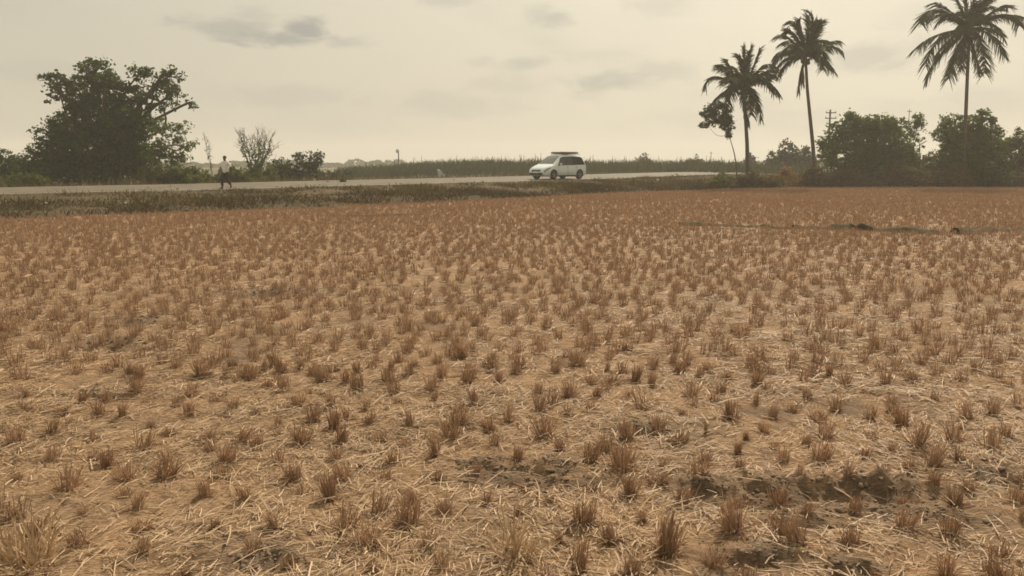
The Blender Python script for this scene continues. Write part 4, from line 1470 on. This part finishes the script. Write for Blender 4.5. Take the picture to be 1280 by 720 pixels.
def make_man(loc, rz):
    # x = his left/right, y = the way he walks, z up; 1.68 m tall
    V, E, Rr, add = chainer()
    pel = add((0, 0, .90), .115)
    sp1 = add((0, .005, 1.07), .105, pel); ch = add((0, .01, 1.26), .125, sp1); nb = add((0, 0, 1.40), .075, ch); nk = add((0, .01, 1.455), .05, nb)
    jaw = add((0, .03, 1.52), .062, nk); hd = add((0, .022, 1.585), .082, jaw); tp = add((0, .012, 1.645), .062, hd)
    add((0, .118, 1.562), .013, hd)                                     # nose
    for s in (-1, 1): add((s * .088, .01, 1.575), .014, hd)             # ears
    add((0, .10, 1.515), .016, jaw)                                     # chin and mouth
    for s, sw in ((1, .20), (-1, -.16)):
        sh = add((s * .165, 0, 1.365), .055, ch)
        ex = .10 if s < 0 else .02
        elb = add((s * (.24 + ex), sw * .25, 1.12), .042, sh)
        wr = add((s * .235, sw * .9 + .03, .875), .028, elb)
        pm = add((s * .232, sw * 1.05 + .035, .81), .030, wr)
        for k, (dy, ln) in enumerate(((-.027, .068), (-.009, .080), (.009, .075), (.027, .060))):
            b = add((s * .228, sw * 1.1 + .035 + dy, .775), .0095, pm)
            c = add((s * .220, sw * 1.1 + .040 + dy, .775 - ln * .55), .0088, b)
            add((s * .206, sw * 1.1 + .044 + dy, .775 - ln), .0080, c)
        b = add((s * .212, sw * 1.05 + .065, .80), .0105, pm)
        add((s * .204, sw * 1.05 + .085, .765), .009, b)
    legs = []
    for s, kn, an, toe in ((1, (.10, .17, .49), (.10, .17, .085), (.105, .33, .035)), (-1, (-.09, .03, .47), (-.09, -.27, .17), (-.09, -.20, .045))):
        hp_ = add((s * .085, 0, .84), .088, pel)
        k_ = add(kn, .056, hp_); a_ = add(an, .038, k_)
        he = add((an[0], an[1] - .045, an[2] - .035), .032, a_)
        add(toe, .030, a_)
        legs.append((hp_, k_, a_))
    root = skin_figure('person', V, E, Rr, M['skin'])
    root.location = loc; root.rotation_euler = (0, 0, rz)
    tag(root, 'man in loose white shirt and dark trousers walking along the near road edge', 'person')
    # shirt
    V2, E2, R2, add = chainer()
    a = add((0, .0, .78), (.18, .14)); b = add((0, .005, .98), (.17, .13), a); c = add((0, .01, 1.24), (.185, .14), b); d_ = add((0, 0, 1.395), .085, c)
    for s, sw in ((1, .20), (-1, -.16)):
        sh = add((s * .170, 0, 1.365), .072, c)
        ex = .10 if s < 0 else .02
        mid = add((s * (.215 + ex * .6), sw * .15, 1.22), .072, sh)
        add((s * (.24 + ex), sw * .27, 1.10), .072, mid)
    skin_figure('shirt', V2, E2, R2, M['shirt'], root)
    V3, E3, R3, add = chainer()
    a = add((0, 0, .90), .130)
    for s, kn, an in ((1, (.10, .17, .49), (.10, .17, .13)), (-1, (-.09, .03, .47), (-.09, -.25, .21))):
        h = add((s * .095, 0, .80), .108, a); k_ = add(kn, .084, h); add(an, .070, k_)
    skin_figure('trousers', V3, E3, R3, M['trousers'], root)
    # cap of hair over the skull
    bm = bmesh.new()
    bmesh.ops.create_uvsphere(bm, u_segments=20, v_segments=14, radius=1)
    bmesh.ops.delete(bm, geom=[v for v in bm.verts if v.co.z < -.35 or (v.co.y > .35 and v.co.z < .42)], context='VERTS')
    for v in bm.verts: v.co = Vector((v.co.x * .093, v.co.y * .105 + .008, v.co.z * .10 + 1.605))
    me = bpy.data.meshes.new('hair'); bm.to_mesh(me); bm.free()
    for p in me.polygons: p.use_smooth = True
    link('hair', me, M['hair'], root)
    for s in (-1, 1):
        bm = bmesh.new(); bmesh.ops.create_icosphere(bm, subdivisions=2, radius=.011)
        bmesh.ops.translate(bm, vec=(s * .032, .093, 1.582), verts=bm.verts)
        me = bpy.data.meshes.new('eye'); bm.to_mesh(me); bm.free()
        link('eye', me, M['hair'], root)
    for s, an, toe in ((1, (.10, .17, .085), (.105, .33, .03)), (-1, (-.09, -.27, .17), (-.09, -.20, .045))):
        Vs, Es, Rs, add = chainer()
        a_ = Vector(an); t_ = Vector(toe)
        h = add(a_ + Vector((0, -.05, -.055)), .036); m_ = add(a_.lerp(t_, .5) + Vector((0, 0, -.012)), .042, h); add(t_ + Vector((0, .02, 0)), .034, m_)
        skin_figure('shoe', Vs, Es, Rs, M['rubber'], root)
    return root


um_ = int(np.argmin(np.abs(RN[:, 0] / RN[:, 1] - (284 - 640) / F)))
mp = RN[um_] + nor[um_] * .25
make_man(Vector((mp[0], mp[1], mp[2] + .012)), math.pi - .40)

# ------------------------------------------------------------------ poles and small things
def utility_pole():
    top = at(1038, 137, 95)
    root = tag(empty('utility_pole', (top.x, top.y, -.06)), 'electric pole with three cross-arms rising behind the broad bushy tree', 'utility pole')
    H = top.z + .06
    MB().tube([(0, 0, 0), (0, 0, H * .5), (0, 0, H)], [.15, .125, .10], 8).build('pole', M['pole'], root, smooth=True)
    for dz, wd in ((.35, 1.15), (.95, 1.25), (1.55, .9)):
        arm = MB().box((0.05, -.12, H - dz), (wd, .09, .10)).build('cross_arm', M['pole'], root)
        for sx in (-.44, .44):
            z0 = H - dz + .05
            MB().tube([(sx * wd + .05, -.12, z0), (sx * wd + .05, -.12, z0 + .06), (sx * wd + .05, -.12, z0 + .10), (sx * wd + .05, -.12, z0 + .17)], [.02, .055, .03, .05], 7).build('insulator', M['stone'], arm, smooth=True)
    return root


utility_pole()


def thin_pole(label, px, top_py, d, r, name='thin_pole', lamp=False):
    t = at(px, top_py, d)
    root = tag(empty(name, (t.x, t.y, -.06)), label, 'pole')
    H = t.z + .06
    MB().tube([(0, 0, 0), (0, 0, H * .6), (0, 0, H)], [r, r * .85, r * .7], 7).build('pole', M['pole'], root, smooth=True)
    if lamp:
        rounded_box('cap', (r * 4.2, r * 4.2, r * 5), r * .9, M['white'], root, (-r * 1.2, 0, H - r * .5))
    else:
        MB().box((0, 0, H - .25), (.5, .07, .07)).build('cross_arm', M['pole'], root)
    return root


thin_pole('short post with a white cap standing at the low end of the cane', 498, 188.5, 112, .10, 'capped_post', True)
thin_pole('faint thin pole on the skyline left of the leaning tree', 889, 189.5, 150, .07)
thin_pole('thin mast rising through the slim open tree left of the round-topped tree', 1137, 136.5, 96, .05)


def stone(label, px, py, sx, sz, name, cat, m, group=None):
    """lumpy pale stone or bundle lying on the bank"""
    z = 0.0
    p = gp(px, py)
    best = p
    for dd in np.linspace(20, 75, 400):
        q = at(px, py, dd)
        if q.z <= ground_at(q.x, q.y) + .02:
            best = q
            break
    bm = bmesh.new()
    bmesh.ops.create_icosphere(bm, subdivisions=3, radius=1)
    rr_ = random.Random(int(px))
    ph = [rr_.uniform(0, 6) for _ in range(4)]
    for v in bm.verts:
        k = 1 + .16 * math.sin(3 * v.co.x + ph[0]) + .13 * math.sin(4 * v.co.y + ph[1]) + .12 * math.sin(5 * v.co.z + ph[2])
        v.co = Vector((v.co.x * sx * k, v.co.y * sx * .8 * k, v.co.z * sz * k + sz * .7))
    me = bpy.data.meshes.new(name); bm.to_mesh(me); bm.free()
    for p_ in me.polygons: p_.use_smooth = True
    o = link(name, me, m)
    o.location = best
    return tag(o, label, cat, group)


# whitewashed marker stone by the shorter palm: squat post with a rounded head
b = at(925, 231.8, 65.4)
root = tag(empty('marker_stone', (b.x, b.y, -.02)), 'small whitewashed marker stone in the brush at the foot of the shorter palm', 'marker stone')
bm = bmesh.new()
bmesh.ops.create_cube(bm, size=1)
for v in bm.verts: v.co = Vector((v.co.x * .30, v.co.y * .14, v.co.z * .5 + .25))
bmesh.ops.bevel(bm, geom=[e for e in bm.edges if all(v.co.z > .4 for v in e.verts) and abs(e.verts[0].co.x - e.verts[1].co.x) < .01], offset=.13, segments=5, affect='EDGES')
me = bpy.data.meshes.new('stone_body'); bm.to_mesh(me); bm.free()
link('stone_body', me, M['white'], root)
rounded_box('plinth', (.40, .24, .10), .02, M['concrete'], root, (0, 0, .03))
stone('small pale stone in the brush right of the shorter palm', 950, 230.5, .10, .09, 'stone', 'stone', M['stone'])
lg = 'pale litter on the road bank'
stone('white scrap of litter on the bank below the large dense tree', 58, 255, .05, .04, 'litter_scrap', 'litter', M['white'], lg)
stone('white scrap of litter on the bank below the slender feathery tree', 157, 254.5, .045, .035, 'litter_scrap', 'litter', M['white'], lg)
stone('flat pale scrap on the bank below the capped post', 483, 237.5, .13, .035, 'litter_scrap', 'litter', M['stone'], lg)
stone('small pale scrap on the bank in front of the white car', 822, 226, .10, .08, 'litter_scrap', 'litter', M['stone'], lg)

# pale sheet leaning behind the road
p = at(550, 222, 77)
root = tag(empty('leaning_sheet', (p.x, p.y, p.z - .12), -.15), 'grey-blue sheet propped up leaning beyond the road, in front of the cane', 'sheet')
Vs = []
nu, nv = 8, 8
for j in range(nv + 1):
    for i in range(nu + 1):
        u_, v_ = i / nu - .5, j / nv
        Vs.append((u_ * (.62 - .22 * v_) - .28 * v_ * v_ + .10, .30 * v_ + .05 * math.sin(u_ * 6), v_ * .86 - .18 * max(0, u_) * v_))
sh = MB().add(Vs, [(j * (nu + 1) + i, j * (nu + 1) + i + 1, (j + 1) * (nu + 1) + i + 1, (j + 1) * (nu + 1) + i) for j in range(nv) for i in range(nu)]).build('sheet', M['sheet'], root, smooth=True)
sd = sh.modifiers.new('thick', 'SOLIDIFY'); sd.thickness = .02
pr = MB()
for x0 in (-.2, .1):
    pr.tube([(x0 - .1, .30, .78), (x0, .75, .0)], .02, 5)
pr.build('prop_stick', M['twig'], root)

# little tin-roofed hut at the end of the road
p = at(902, 212, 120)
root = tag(empty('tin_roofed_hut', (p.x, p.y, -.06), .25), 'small low hut with a pale tin roof beyond the end of the road', 'hut')
h0 = 1.15
MB().box((0, 0, h0 / 2), (1.5, 1.5, h0)).build('wall', M['mud_wall'], root)
rf = MB()
Vr, Qr = [], []
for i in range(25):
    x = -1.0 + 2.0 * i / 24
    zc = .018 * (1 if i % 2 else -1)
    for y, z in ((-1.0, h0 + .02), (0, h0 + .62), (1.0, h0 + .02)):
        Vr.append((x, y, z + zc - .12 * (x > 0) * x))
for i in range(24):
    for j in range(2):
        Qr.append((i * 3 + j, (i + 1) * 3 + j, (i + 1) * 3 + j + 1, i * 3 + j + 1))
ro = rf.add(Vr, Qr).build('roof', M['tin'], root)
sd = ro.modifiers.new('thick', 'SOLIDIFY'); sd.thickness = .03
MB().box((-.2, -.757, .45), (.5, .02, .9)).build('door', M['twig'], root)

# ------------------------------------------------------------------ haze
hz = MB().box((0, 0, 0), (1440, 1440, 1))
ho = hz.build('haze', None)
for v in ho.data.vertices:
    v.co.z = 17.5 if v.co.z > 0 else -1.1
hm = bpy.data.materials.new('pale_haze')
hm.use_nodes = True
ht = NT(hm.node_tree)
ht.n.remove(ht.n['Principled BSDF'])
pv = ht.new('ShaderNodeVolumePrincipled')
pv.inputs['Color'].default_value = (.97, .93, .84, 1)
pv.inputs['Density'].default_value = 0.0010
pv.inputs['Anisotropy'].default_value = 0.2
ht.l.new(pv.outputs[0], ht.n['Material Output'].inputs['Volume'])
ho.data.materials.append(hm)
tag(ho, kind='stuff')
